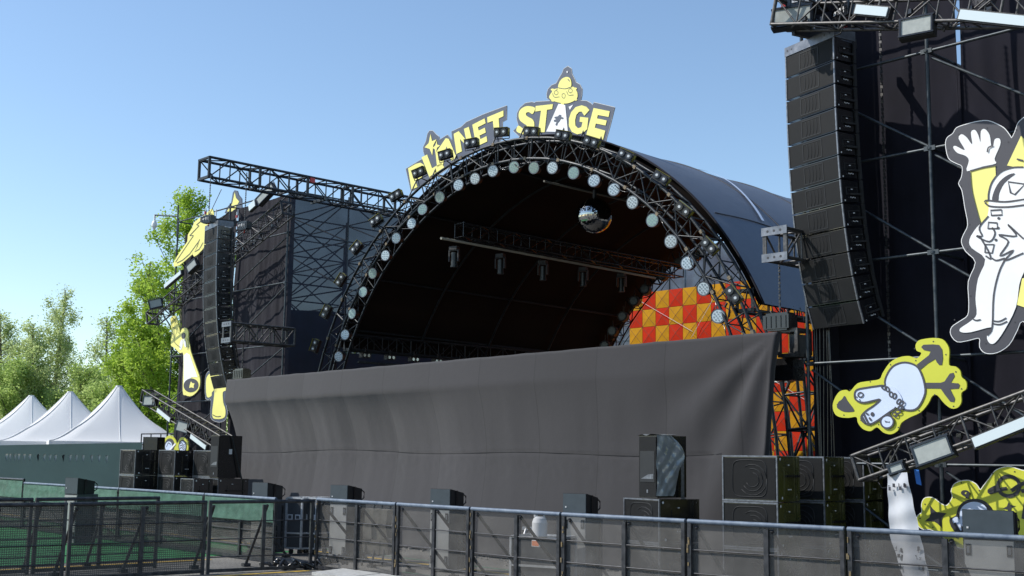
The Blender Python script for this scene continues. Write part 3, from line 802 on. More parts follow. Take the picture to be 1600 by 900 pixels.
def planet():
    C = Cut(620, 90, 4.286, 2.75, None)
    base = (-12.5, 2.75, 8.0)
    e = thing('sign_board', 'slate and yellow sign board reading PLANET on the left of the arch top', 'sign', base)
    mb = MB(base)
    out = [(95, 897), (60, 745), (150, 690), (190, 668), (178, 630), (176, 600), (195, 560), (205, 510), (218, 490), (240, 490), (258, 510), (280, 528), (287, 550), (338, 517), (372, 560),
           (366, 495), (430, 465), (465, 432), (580, 380), (735, 322), (733, 415), (706, 430), (702, 545), (650, 585), (560, 620), (480, 650), (370, 720), (270, 790), (180, 860)]
    C.fill(mb, out, SLT, 0, False, th=.03)
    C.line(mb, out, .022, EDG, -.002, True, False)
    mb.build('backing', BMATS, e)
    LT = {
        'P': [(78, 742), (130, 712), (160, 704), (182, 718), (190, 745), (184, 782), (160, 810), (128, 830), (140, 868), (100, 883)],
        'L': [(168, 668), (205, 650), (238, 742), (300, 706), (322, 738), (222, 805)],
        'A': [(262, 640), (330, 540), (350, 545), (402, 668), (368, 690), (352, 660), (318, 678), (312, 716), (272, 735)],
        'N': [(383, 512), (416, 493), (468, 556), (452, 478), (484, 464), (515, 592), (484, 606), (425, 545), (438, 628), (402, 645)],
        'E': [(508, 450), (590, 408), (597, 440), (545, 466), (550, 490), (592, 470), (598, 502), (556, 522), (562, 547), (603, 527), (608, 562), (535, 596)],
        'T': [(608, 400), (716, 355), (716, 393), (684, 408), (692, 520), (656, 535), (646, 424), (610, 437)]}
    for k, p in LT.items():
        l = MB(base); C.fill(l, p, YEL, .012, False, th=.012)
        if k == 'P': C.fill(l, [(116, 768), (138, 754), (150, 762), (144, 782), (122, 795)], SLT, .016, True)
        if k == 'A': C.fill(l, [(318, 640), (336, 596), (348, 630)], SLT, .016, False)
        l.build('letter', BMATS, e)
    l = MB(base)
    C.fill(l, [(228, 512), (238, 560), (268, 548), (246, 588), (240, 655), (222, 612), (188, 602), (216, 572)], YEL, .012, False)
    C.fill(l, [(270, 556), (272, 582), (292, 590), (272, 604), (262, 650), (258, 615), (242, 606), (260, 588)], YEL, .012, False)
    l.build('star', BMATS, e)
    legs = MB(base)
    for p in ((140, 830), (260, 770), (400, 680), (540, 610), (670, 540)):
        x = C.P(p); legs.tube((x[0], 2.8, x[1] + .2), (x[0], 2.45, x[1] - .5), .02)
    legs.build('bracket', M['truss'], e)
planet()
def stage_sign():
    C = Cut(620, 90, 4.286, 2.75, None)
    base = (-8.2, 2.75, 9.0)
    e = thing('sign_board', 'slate and yellow sign board reading STAGE topped by a small saucer', 'sign', base)
    mb = MB(base)
    out = [(780, 490), (815, 455), (803, 410), (806, 370), (825, 335), (860, 305), (905, 297), (922, 303), (930, 296), (1030, 290), (1005, 270), (1004, 240), (1012, 212), (1035, 186), (1068, 172),
           (1085, 140), (1106, 105), (1118, 75), (1145, 58), (1168, 74), (1172, 108), (1188, 140), (1198, 165), (1225, 180), (1240, 210), (1238, 250), (1230, 288), (1270, 290), (1298, 305), (1310, 318), (1320, 300), (1458, 333),
           (1427, 455), (1405, 530), (1390, 592), (1300, 566), (1180, 545), (1050, 535), (930, 535), (835, 540)]
    C.fill(mb, out, SLT, 0, False, th=.03)
    C.line(mb, out, .022, EDG, -.002, True, False)
    C.fill(mb, [(1152, 330), (1182, 315), (1160, 350)], WHT, .006, False)
    mb.build('backing', BMATS, e)
    def let(pts, sm=False, extra=None, mi=YEL):
        l = MB(base); C.fill(l, pts, mi, .012, sm, th=.012)
        if extra: extra(l)
        l.build('letter', BMATS, e)
    let([(928, 340), (912, 378), (888, 366), (870, 370), (868, 386), (885, 400), (908, 412), (922, 435), (920, 470), (905, 500), (870, 516), (835, 510), (803, 492), (816, 456), (845, 474), (868, 472), (872, 456),
         (850, 440), (828, 422), (818, 395), (822, 362), (840, 340), (870, 326), (905, 328)], True)
    let([(932, 325), (1048, 312), (1042, 345), (1008, 350), (992, 500), (948, 500), (968, 356), (930, 362)])
    def fig(l):
        C.fill(l, [(1062, 398), (1082, 394), (1092, 384), (1104, 386), (1104, 398), (1118, 402), (1116, 412), (1102, 410), (1094, 424), (1080, 440), (1076, 455), (1066, 450), (1074, 430), (1058, 430), (1056, 420), (1072, 412), (1060, 406)], SLT, .02)
    let([(1085, 310), (1130, 318), (1148, 500), (1003, 496)], False, fig, WHT)
    let([(1292, 352), (1258, 390), (1240, 362), (1222, 364), (1204, 385), (1196, 420), (1198, 456), (1216, 474), (1238, 466), (1246, 434), (1226, 430), (1230, 397), (1285, 404), (1276, 480), (1248, 506), (1210, 514), (1175, 498),
         (1155, 460), (1155, 410), (1170, 366), (1200, 332), (1240, 320), (1272, 330)], False)
    let([(1320, 338), (1428, 360), (1420, 398), (1348, 385), (1343, 408), (1408, 422), (1400, 455), (1335, 442), (1328, 470), (1398, 490), (1383, 550), (1272, 516)])
    u = MB(base)
    C.fill(u, [(1022, 265), (1038, 235), (1052, 214), (1095, 204), (1140, 204), (1185, 196), (1205, 222), (1213, 245), (1208, 275), (1180, 295), (1150, 306), (1120, 308), (1080, 300), (1042, 287)], YEL, .012)
    C.fill(u, [(1085, 203), (1090, 170), (1110, 142), (1142, 130), (1164, 142), (1172, 172), (1166, 198), (1130, 208)], YEL, .0155)
    C.line(u, [(1085, 203), (1130, 209), (1166, 198)], .012, SLT, .02)
    for (cx, cy) in ((1070, 245), (1165, 232)):
        C.line(u, ell(cx, cy - 10, 13, 14), .01, SLT, .02, True, False); C.line(u, [(cx - 25, cy - 6), (cx - 12, cy + 20), (cx + 22, cy + 18)], .01, SLT, .02)
        C.line(u, [(cx - 2, cy - 24), (cx + 10, cy - 36)], .01, SLT, .02)
    C.line(u, ell(1120, 256, 11, 16), .01, SLT, .02, True, False); C.line(u, [(1148, 145), (1162, 160)], .02, SLT, .02, smooth=False)
    for c in ((1048, 288), (1110, 311), (1198, 282), (1045, 215), (1196, 208)): C.fill(u, ell(c[0], c[1], 12, 7), YEL, .01, False)
    C.fill(u, ell(1143, 97, 4, 7), WHT, .012, False)
    u.build('saucer', BMATS, e)
    legs = MB(base)
    for p in ((850, 500), (960, 500), (1120, 500), (1250, 520), (1370, 560)):
        x = C.P(p); legs.tube((x[0], 2.8, x[1] + .2), (x[0], 2.45, x[1] - .5), .02)
    legs.build('bracket', M['truss'], e)
stage_sign()

def board(name, label, C, out, base, fn, backm=GREY, smooth=True, edge=True):
    e = MB(base); C.fill(e, out, backm, 0, smooth, th=.03)
    if edge: C.line(e, out, .022, WHT, -.003, True, smooth)
    fn(e)
    xs_ = [C.P(p) for p in out]; e.mat = BLK
    for q_ in xs_[::3]:
        cx_ = sum(v[0] for v in xs_) / len(xs_); cz_ = sum(v[1] for v in xs_) / len(xs_)
        p_ = (q_[0] + (cx_ - q_[0]) * .07, C.t - .004, q_[1] + (cz_ - q_[1]) * .07); e.disc(p_, (0, -1, 0), .011, 8)
    o = e.build(name, BMATS); o.location = W(*base); o.rotation_euler = (0, 0, RZ)
    tag(o, label, 'cutout board')
    return o
def astronaut():
    C = Cut(1460, 160, 2.25, -.40, None)
    out = [(40, 150), (45, 125), (65, 110), (78, 90), (110, 78), (150, 68), (185, 65), (215, 75), (245, 92), (265, 118), (272, 125), (285, 100), (295, 72), (320, 50), (350, 30), (385, 60), (420, 130), (470, 250), (500, 380), (480, 520),
           (450, 600), (430, 700), (380, 790), (310, 768), (290, 800), (262, 850), (220, 878), (180, 880), (160, 860), (158, 828), (120, 835), (80, 840), (58, 815), (62, 790), (90, 770), (118, 748), (122, 700), (120, 630), (145, 562),
           (110, 522), (96, 490), (103, 465), (118, 430), (108, 370), (98, 310), (86, 285), (96, 262), (98, 225), (75, 212), (50, 195)]
    def fn(mb):
        F = lambda p, m, l, s=True: C.fill(mb, p, m, l, s)
        S = lambda p, w=.022, m=GREY, c=False, l=.02: C.line(mb, p, w, m, l, c)
        F([(67, 160), (75, 153), (108, 168), (86, 128), (96, 112), (115, 124), (134, 148), (129, 106), (143, 97), (155, 115), (163, 140), (164, 102), (178, 94), (195, 115), (200, 150), (207, 156), (213, 130), (230, 128), (232, 150), (212, 198), (217, 215), (168, 226), (115, 242), (122, 205), (110, 188), (82, 178)], WHT, .006)
        S([(208, 152), (192, 160), (188, 176)])
        F([(127, 242), (170, 230), (215, 222), (217, 262), (205, 330), (195, 400), (165, 432), (150, 380), (133, 310)], YEL, .008, False)
        F([(305, 118), (256, 222), (345, 240), (380, 190)], YEL, .006, False); S([(292, 200), (315, 206)])
        F([(192, 345), (193, 318), (205, 280), (235, 245), (275, 230), (315, 228), (365, 240), (405, 300), (412, 400), (400, 500), (380, 570), (330, 575), (315, 600), (300, 640), (288, 720), (248, 800), (215, 845), (195, 846), (186, 822), (205, 790), (130, 808), (96, 808), (92, 795), (128, 770), (150, 745), (146, 690), (155, 620), (180, 552), (132, 512), (125, 482), (150, 440), (188, 400)], WHT, .012)
        F([(310, 620), (292, 712), (345, 730), (370, 600)], YEL, .0155, False)
        F([(228, 345), (235, 310), (255, 275), (290, 258), (340, 262), (380, 300), (382, 345), (300, 350)], WHT, .0155)
        F([(205, 345), (212, 312), (232, 278), (262, 255), (285, 252), (248, 285), (230, 320), (226, 345)], GREY, .019)
        S([(178, 352), (188, 345), (250, 350), (330, 340), (400, 335)]); S([(180, 354), (200, 366), (260, 368), (330, 360), (400, 356)])
        S([(192, 345), (193, 318), (205, 280), (235, 245), (275, 230), (315, 228)])
        C.line(mb, [(262, 280), (320, 288), (285, 325), (270, 318)], .026, GREY, .021, True, False)
        for q in ([(200, 380), (238, 378), (240, 396), (202, 398)], [(192, 422), (222, 424), (224, 444), (190, 444)], [(180, 500), (212, 500), (205, 530), (180, 528)]): C.line(mb, q, .022, GREY, .02, True, False)
        for c in ((228, 408), (226, 442), (218, 484)): F(ell(c[0], c[1], 5, 5, n=10), GREY, .02, False)
        S([(192, 400), (160, 440), (170, 470), (150, 470), (195, 490), (215, 462), (205, 440)]); S([(160, 470), (190, 520), (200, 550), (182, 540)])
        S([(315, 480), (260, 430), (290, 470), (228, 466), (262, 490), (232, 540), (280, 520), (250, 556), (315, 530)])
        S([(204, 548), (220, 556), (250, 548)]); S([(250, 552), (228, 600), (210, 680), (205, 790), (188, 820)]); S([(125, 750), (145, 766), (165, 764)], .02); S([(206, 768), (230, 770), (255, 758)], .02); S([(206, 778), (232, 781), (258, 770)], .02)
        S([(127, 242), (170, 230), (215, 222)]); S([(127, 242), (133, 310), (150, 380), (165, 432)], .018)
    board('cutout_board', 'large printed cutout of a waving white spaceman with yellow sleeve, on dark grey backing', C, out, (4.8, -.4, 4.0), fn)
astronaut()
def dog():
    C = Cut(1290, 510, 5.0, -.38, None)
    out = [(55, 620), (72, 560), (110, 508), (160, 496), (190, 508), (250, 445), (330, 428), (420, 412), (445, 365), (500, 285), (570, 243), (650, 231), (712, 250), (748, 208), (712, 190), (702, 150), (724, 112), (780, 96), (860, 90), (918, 105), (955, 150),
           (966, 200), (964, 300), (1010, 312), (1050, 345), (1062, 395), (1098, 432), (1098, 488), (1060, 520), (1060, 590), (1030, 635), (980, 640), (925, 600), (872, 538), (832, 545), (800, 605), (740, 672), (655, 712), (590, 755), (565, 812), (510, 843), (450, 828), (400, 788), (350, 818), (290, 800), (252, 752), (240, 708), (180, 714), (110, 708), (70, 680)]
    def fn(mb):
        F = lambda p, m, l, s=True: C.fill(mb, p, m, l, s)
        S = lambda p, w=.028, m=GREY, c=False, l=.016: C.line(mb, p, w, m, l, c)
        F([(90, 620), (102, 590), (128, 570), (150, 543), (172, 580), (225, 655), (195, 668), (140, 665), (96, 640)], GREY, .006)
        F([(712, 300), (745, 336), (800, 290), (858, 255), (870, 280), (888, 302), (910, 302), (918, 250), (912, 180), (888, 145), (840, 140), (765, 143), (748, 162), (768, 185), (822, 196), (808, 225)], GREY, .006, False)
        F([(775, 440), (775, 485), (900, 486), (930, 530), (975, 588), (1005, 592), (1012, 565), (975, 490), (1040, 486), (1050, 458), (1038, 445), (980, 440), (1010, 388), (1000, 362), (972, 368), (930, 430), (900, 440)], GREY, .006, False)
        bod = [(468, 462), (476, 390), (525, 315), (600, 283), (670, 290), (722, 320), (752, 375), (772, 440), (780, 520), (742, 610), (700, 650), (645, 656), (600, 645), (560, 630), (520, 560)]
        hd = [(230, 530), (250, 495), (320, 480), (400, 468), (460, 464), (510, 500), (565, 560), (555, 630), (510, 665), (460, 700), (400, 742), (345, 765), (296, 745), (282, 705), (320, 660), (380, 620), (432, 572), (380, 580), (300, 596), (242, 575)]
        F(bod, BLU, .006); F(hd, BLU, .0105); S(bod, c=True, l=.0101); S(hd, c=True, l=.0165)
        F([(465, 470), (540, 480), (600, 560), (590, 640), (540, 620), (500, 560)], BLU, .0175, True)
        S([(232, 530), (240, 575)], .02)
        S(ell(278, 535, 20, 18, n=12), .02, GREY, True, .021); F(ell(370, 686, 14, 17, n=12), GREY, .021, False)
        for c in ((248, 552), (271, 573)): F(ell(c[0], c[1], 5, 5, n=8), GREY, .021, False)
        S([(300, 680), (330, 740), (350, 770)], .03, l=.022); S([(285, 700), (315, 755)], .03, l=.022); S([(320, 678), (340, 690)], l=.022); S([(345, 712), (362, 735)], l=.022)
        for i, c in enumerate(((462, 478), (488, 490), (518, 532), (545, 545), (578, 588), (600, 600), (592, 635), (572, 668), (548, 690))): S(ell(c[0], c[1], 20, 13, 35 + i * 22, 12), .022, GREY, True, .024 + .002 * (i % 2))
        F([(468, 690), (500, 665), (515, 695), (500, 715)], GREY, .022, False)
        F(ell(487, 745, 46, 46), BLU, .023, False); S(ell(487, 745, 50, 50), .026, GREY, True, .0265)
        for a in range(4): S([(470 + a * 10, 735 + a * 6), (480 + a * 9, 752 - a * 3)], .012, GREY, False, .028)
    board('cutout_board', 'lime-edged printed cutout of an upside-down pale blue creature wearing a chain', C, out, (2.4, -.38, 2.2), fn, LIM, edge=False)
dog()
def ringed():
    C = Cut(1380, 700, 5.4545, -.36, None)
    out = [(283, 610), (300, 572), (330, 548), (328, 480), (350, 432), (398, 422), (440, 436), (490, 475), (545, 490), (590, 420), (580, 370), (604, 312), (660, 284), (730, 280), (790, 310), (825, 356), (855, 325), (905, 260), (950, 200), (1010, 170),
           (1080, 162), (1150, 182), (1200, 195), (1290, 210), (1390, 280), (1460, 420), (1480, 560), (1420, 700), (1300, 800), (1000, 870), (700, 860), (560, 800), (480, 730), (400, 692), (340, 690), (300, 662)]
    def fn(mb):
        F = lambda p, m, l, s=True: C.fill(mb, p, m, l, s)
        S = lambda p, w=.05, m=BLK, c=False, l=.016: C.line(mb, p, w, m, l, c)
        F([(400, 488), (425, 520), (455, 545), (540, 556), (512, 585), (500, 615), (502, 682), (465, 645), (435, 625), (355, 625), (395, 592), (405, 560)], BLK, .006, False)
        F([(565, 610), (620, 575), (640, 510), (690, 455), (780, 432), (870, 455), (940, 540), (960, 700), (700, 760), (600, 700)], BLK, .006)
        F([(655, 590), (665, 520), (710, 475), (780, 458), (850, 478), (890, 530), (900, 650), (720, 680), (660, 650)], BLU, .0105)
        F([(588, 615), (640, 590), (670, 700), (640, 680)], BLU, .0105)
        S([(720, 432), (722, 400), (740, 378)], .05); F(ell(703, 385, 38, 26, 10), BLK, .0105, False); F(ell(710, 386, 10, 8), LIM, .015, False)
        S(ell(1072, 325, 92, 84), .05, BLK, True, .01); S([(1060, 345), (1000, 355), (920, 378), (912, 360), (990, 320)], .05, l=.014); S([(1095, 365), (1160, 320), (1240, 290), (1300, 300), (1240, 350), (1180, 370)], .05, l=.014)
        F([(1070, 460), (1085, 485), (1130, 495), (1095, 510), (1085, 560), (1060, 525), (1020, 515), (1055, 498)], BLK, .006, False)
        F([(1200, 460), (1230, 500), (1200, 560), (1330, 600), (1300, 640), (1180, 600)], BLK, .006, False)
        S([(610, 640), (640, 700), (620, 760)], .05, l=.0165)
    board('cutout_board', 'lime printed cutout with ringed planet, black star and domed helmet at the tower foot', C, out, (4.4, -.36, .6), fn, LIM)
ringed()
def left_cuts():
    TC = LT - .2
    C = Cut(250, 290, 5.625, TC, None)
    out = [(120, 715), (118, 680), (150, 620), (190, 560), (240, 492), (245, 430), (282, 370), (300, 322), (340, 290), (400, 250), (438, 212), (458, 200), (472, 240), (470, 330), (425, 480), (375, 560), (332, 605), (300, 625), (285, 603), (232, 650), (170, 700)]
    def fn(mb):
        S = lambda p: C.line(mb, p, .028, GREY, .01, False, False)
        S([(395, 282), (322, 345), (345, 352), (262, 440), (296, 438), (138, 672)]); S([(150, 680), (200, 655), (262, 600), (330, 505), (350, 470), (330, 530), (305, 582), (345, 560), (380, 500)])
    board('cutout_board', 'pale yellow feather-shaped cutout with thin zigzag lines, behind the far line array', C, out, back((-20, -.42, 6.5), TC), fn, YEL, False, False)
    out = [(568, 240), (590, 190), (625, 150), (640, 62), (655, 40), (680, 46), (690, 80), (718, 115), (720, 200), (690, 262), (620, 265)]
    C2 = Cut(250, 290, 5.625, LT + .5, None)
    board('cutout_board', 'small grey-edged yellow star cutout above the far tower top', C2, out, back((-16.6, .5, 8.5), LT + .5),
          lambda mb: C2.fill(mb, [(658, 58), (670, 110), (697, 140), (668, 190), (655, 262), (630, 232), (590, 226), (638, 155)], YEL, .008, False), SLT, False, False)
    C3 = Cut(230, 480, 3.753, TC - .02, None)
    out = [(135, 75), (148, 54), (168, 54), (180, 90), (194, 148), (203, 128), (225, 121), (240, 142), (241, 190), (250, 228), (256, 262), (290, 360), (309, 420), (302, 480), (262, 520), (225, 516), (208, 490), (212, 282), (190, 270), (160, 238), (138, 220), (145, 150)]
    def fn(mb):
        C3.fill(mb, [(214, 282), (232, 268), (250, 278), (296, 410), (262, 410), (225, 440), (216, 470)], WHT, .006, False)
        C3.fill(mb, ell(258, 458, 44, 40, -20), GREY, .01, False); C3.fill(mb, [(258, 436), (268, 446), (280, 446), (274, 462), (276, 474), (260, 470), (248, 474), (252, 456)], YEL, .014, False)
        C3.fill(mb, ell(214, 168, 12, 18, 10), GREY, .008, False); C3.fill(mb, ell(200, 220, 9, 32, 10), WHT, .006, False); C3.fill(mb, ell(222, 210, 7, 26, -12), WHT, .012, False)
        for l in ([(148, 80), (160, 70), (168, 92)], [(140, 150), (160, 165), (162, 205), (195, 235)], [(236, 180), (244, 215), (238, 250)], [(150, 118), (168, 124)]): C3.line(mb, l, .02, GREY, .02)
    board('cutout_board', 'yellow-edged cutout of a hand pouring from a white cone, on the far tower', C3, out, back((-20.3, -.44, 3.8), TC - .02), fn, YEL, True, False)
    out = [(340, 420), (358, 378), (390, 366), (398, 330), (420, 330), (442, 420), (472, 430), (492, 442), (488, 490), (466, 520), (464, 580), (470, 622), (452, 664), (410, 672), (370, 642), (374, 542), (342, 535)]
    def fn(mb):
        C3.fill(mb, [(346, 430), (364, 392), (396, 388), (394, 478), (380, 500), (378, 520), (350, 524)], YEL, .006)
        C3.fill(mb, [(402, 335), (412, 338), (428, 428), (466, 442), (466, 485), (445, 500), (448, 560), (460, 600), (455, 645), (412, 656), (382, 634), (396, 500)], YEL, .01)
        C3.line(mb, [(385, 630), (410, 642), (434, 640)], .025, GREY, .016); C3.line(mb, [(408, 440), (404, 500)], .018, GREY, .016)
    board('cutout_board', 'grey-edged cutout of chunky yellow limbs below the far line array', C3, out, back((-18.0, -.44, 3.0), TC - .02), fn, SLT)
    out = [(90, 870), (94, 800), (110, 762), (140, 752), (165, 778), (176, 800), (190, 770), (215, 763), (238, 790), (240, 835), (230, 870), (222, 920), (100, 920)]
    def fn(mb):
        C3.fill(mb, ell(130, 815, 30, 46, 8), GREY, .006, False); C3.fill(mb, ell(127, 815, 20, 28, 8), BLU, .01, False); C3.fill(mb, ell(208, 817, 24, 40), GREY, .006, False); C3.fill(mb, ell(208, 817, 18, 32), BLU, .01, False)
        for i in range(3): C3.line(mb, [(194, 800 + i * 14), (205, 795 + i * 14), (212, 808 + i * 12), (222, 806 + i * 12)], .03, GREY, .014)
        C3.line(mb, [(108, 868), (168, 800)], .07, WHT, .016, False, False); C3.line(mb, [(115, 820), (126, 796), (140, 806)], .03, GREY, .014)
    board('cutout_board', 'small lime cutout of goggles standing behind the far subwoofer stacks', C3, out, back((-19.8, -.44, .9), TC - .02), fn, LIM, True, False)
left_cuts()

# ================================================================== SCAFFOLD TOWERS
def scaffold(name, label, ss, ts, levels, top, base, braces, extra=None):
    e = thing(name, label, 'scaffold', base)
    o = Vector(base)
    ok = lambda s, t: True
    for s in ss:
        for t in ts:
            if not ok(s, t): continue
            mb = MB(); mb.tube((0, 0, 0), (0, 0, top), .03, 8); 
            for z in levels:
                mb.tube((0, 0, z - .015), (0, 0, z + .015), .052, 8)
            mb.box((0, 0, .01), (.15, .15, .02))
            mb.build('pole', M['pole'], e, (s - o.x, t - o.y, 0))
    for z in levels:
        for t in ts:
            for a, b in zip(ss[:-1], ss[1:]):
                if not ok(b, t): continue
                mb = MB(); mb.tube((0, 0, 0), (b - a, 0, 0), .024, 7); mb.box((.05, 0, 0), (.08, .06, .07)); mb.box((b - a - .05, 0, 0), (.08, .06, .07)); mb.build('ledger', M['pole'], e, (a - o.x, t - o.y, z))
        for s in ss:
            for a, b in zip(ts[:-1], ts[1:]):
                if not ok(s, b): continue
                mb = MB(); mb.tube((0, 0, 0), (0, b - a, 0), .024, 7); mb.build('transom', M['pole'], e, (s - o.x, a - o.y, z))
    for (a, b) in braces:
        mb = MB(base); mb.tube(a, b, .022, 7); mb.build('brace', M['pole'], e)
    return e
LV = [.38, 1.88, 3.44, 4.98, 6.55, 8.05]
# near tower (frame right)
ss = [.75, 2.97, 5.2, 7.4]; br = []
for i in range(3):
    for j in range(len(LV) - 1):
        br.append(((ss[i] + .05, -.16, LV[j + 1] - .1), (ss[i + 1] - .05, -.16, LV[j] + .05)))
        if i != 1: br.append(((ss[i], 1.75, LV[j]), (ss[i + 1], 1.75, LV[j + 1])))
scaffold('scaffold_tower', 'tall tube scaffold tower at the near end of the stage, cloth and cutouts on it', ss, [-.2, 1.75], LV + [9.6], 11, (.75, -.2, 0), br)
def cloth_sheet(base, s0, s1, z0, z1, t, wav, seed, topfn=None, nx=120, nz=120, dirn='s', m=None):
    mb = MB(base)
    vs = []
    for j in range(nz + 1):
        for i in range(nx + 1):
            a = s0 + (s1 - s0) * i / nx; zt = topfn(a) if topfn else z1; z = z0 + (zt - z0) * j / nz
            o = wav * (mnoise.noise(Vector((a * .9, z * .16, seed))) + .45 * mnoise.noise(Vector((a * 2.6 + z * .3, z * .5, seed + 4))) + .2 * mnoise.noise(Vector((a * 6, z * 1.0, seed))))
            vs.append((a, t + o, z) if dirn == 's' else (t + o, a, z))
    mb.add(vs, [(j * (nx + 1) + i, j * (nx + 1) + i + 1, (j + 1) * (nx + 1) + i + 1, (j + 1) * (nx + 1) + i) for j in range(nz) for i in range(nx)], True)
    return mb
solo(cloth_sheet((.75, .55, 0), .8, 3.06, .05, 11, .62, .07, 3, lambda a: 7.95 if a > 3.02 else 11), 'backing_cloth', M['cloth'], 'black cloth in the first bay of the near tower, behind its line array', 'cloth', (.75, .55, 0), 'black cloths hung inside the near tower')
solo(cloth_sheet((2.97, .55, 0), 3.02, 8.6, .05, 11, .68, .07, 9, lambda a: 7.95 if a < 3.07 else 11), 'backing_cloth', M['cloth'], 'black cloth behind the spaceman and creature cutouts', 'cloth', (2.97, .55, 0), 'black cloths hung inside the near tower')
rc_ = MB((.78, -.1, 0)); rc_.add([(.79, -.12, .05), (.80, .64, .05), (.80, .64, 11), (.79, -.12, 11)], [(0, 1, 2, 3)])
solo(rc_, 'backing_cloth', M['cloth'], 'narrow black cloth edge beside the corner pole of the near tower', 'cloth', (.78, -.1, 0))
# far tower
bz = lambda z: back((-18, -.2, z), LT)[2]
bs = lambda s_: back((s_, -.2, 4), LT)[0]
ss = [bs(-21.2), bs(-18.1), bs(-15.02)]; br = []
LV2 = [bz(z) for z in (.6, 1.9, 3.35, 4.7, 6.3, 7.6, 8.72)]
TS = [LT, LT + 2.2, LT + 4.6, LT + 7.0]
for j in range(len(LV2) - 1):
    for i in range(2): br.append(((ss[i] + .05, LT + .04, LV2[j] + .05), (ss[i + 1] - .05, LT + .04, LV2[j + 1] - .1)))
    for q in range(3):
        a, b = (TS[q], TS[q + 1]) if (j + q) % 2 else (TS[q + 1], TS[q])
        for s_ in (ss[2] - .05, ss[1], ss[0]): br.append(((s_, a, LV2[j]), (s_, b, LV2[j + 1])))
        br.append(((ss[1], TS[q + 1], LV2[j]), (ss[2], TS[q + 1], LV2[j + 1]))); br.append(((ss[2], TS[q + 1] + .04, LV2[j]), (ss[1], TS[q + 1] + .04, LV2[j + 1])))
        br.append(((ss[0], TS[q + 1], LV2[j]), (ss[1], TS[q + 1], LV2[j + 1])))
scaffold('scaffold_tower', 'wide tube scaffold tower at the far end of the stage, scrim on its side', ss, TS, LV2, LV2[-1] + .12, (ss[0], LT, 0), br)
CT = LT + .25
solo(cloth_sheet((ss[0], CT, 0), ss[0] + .04, ss[1] - .04, .05, 8.7, CT, .08, 21, lambda a: LV2[-1] - .45 + .13 * (a - ss[0])), 'backing_cloth', M['cloth'], 'black cloth on the outer bay of the far tower, beside the trees', 'cloth', (ss[0], CT, 0))
solo(cloth_sheet((ss[1], CT, 0), ss[1] + .04, ss[2] - .06, .05, 8.8, CT, .08, 27, lambda a: LV2[-1] - .02), 'backing_cloth', M['cloth'], 'black cloth on the inner bay of the far tower, behind the array', 'cloth', (ss[1], CT, 0))
solo(cloth_sheet((ss[2], LT, 0), LT + .05, LT + 7.2, .1, 8.72, ss[2] + .05, .07, 33, lambda a: LV2[-1] - .06 - .10 * sin(pi * (a - LT) / 7.2), dirn='t'), 'side_scrim', M['mesh_t'], 'see-through dark blue scrim on the side of the far tower, between it and the arch', 'scrim', (ss[2], LT, 0))
lo_ = MB((ss[2] - .3, LT, 0)); lo_.add([(ss[2] - .3, LT + .3, .05), (ss[2] - .3, LT + 7, .05), (ss[2] - .3, LT + 7, 5.3), (ss[2] - .3, LT + 2.4, 5.1), (ss[2] - .3, LT + 2.3, 6.4), (ss[2] - .3, LT + .3, 6.3)], [(0, 1, 2, 3, 4, 5)])
solo(lo_, 'backing_cloth', M['cloth'], 'solid black cloth low behind the far tower scrim', 'cloth', (ss[2] - .3, LT, 0))

# beam truss cantilevered over the far tower
e = thing('beam_truss', 'heavy black box truss jutting out over the top of the far tower', 'truss', (-18.2, -1.0, 9.4))
mb = MB((-18.2, -1.0, 9.4))
a, b = Vector((-18.2, -1.0, 9.7)), Vector((-18.2, 8.5, 9.62))
truss(mb, a, b, .58, .56, bay=.62, rc=.038, rl=.019)
for i in range(0, 7):   # heavier frames
    P = a + (b - a) * (i / 6)
    for k, (x, z) in enumerate(((1, 1), (1, -1), (-1, -1), (-1, 1))):
        x2, z2 = ((1, -1), (-1, -1), (-1, 1), (1, 1))[k]
        A = P + Vector((x * .29, 0, z * .28)); B = P + Vector((x2 * .29, 0, z2 * .28)); mid = (A + B) / 2
        mb.box(mid, (abs(A.x - B.x) + .05, .07, abs(A.z - B.z) + .05))
mb.build('lattice', M['truss'], e)
mb = MB((-18.2, -1.0, 9.4))
for t in (LT, LT + 2.2, LT + 4.6): mb.box((-18.2, t, 9.36), (.8, .08, .08))
mb.build('support', M['pole'], e)
mb = MB((-18.2, -1.0, 9.4)); mb.box((-17.88, 2.3, 9.86), (.05, .16, .14)); mb.build('red_tag', M['red'], e)

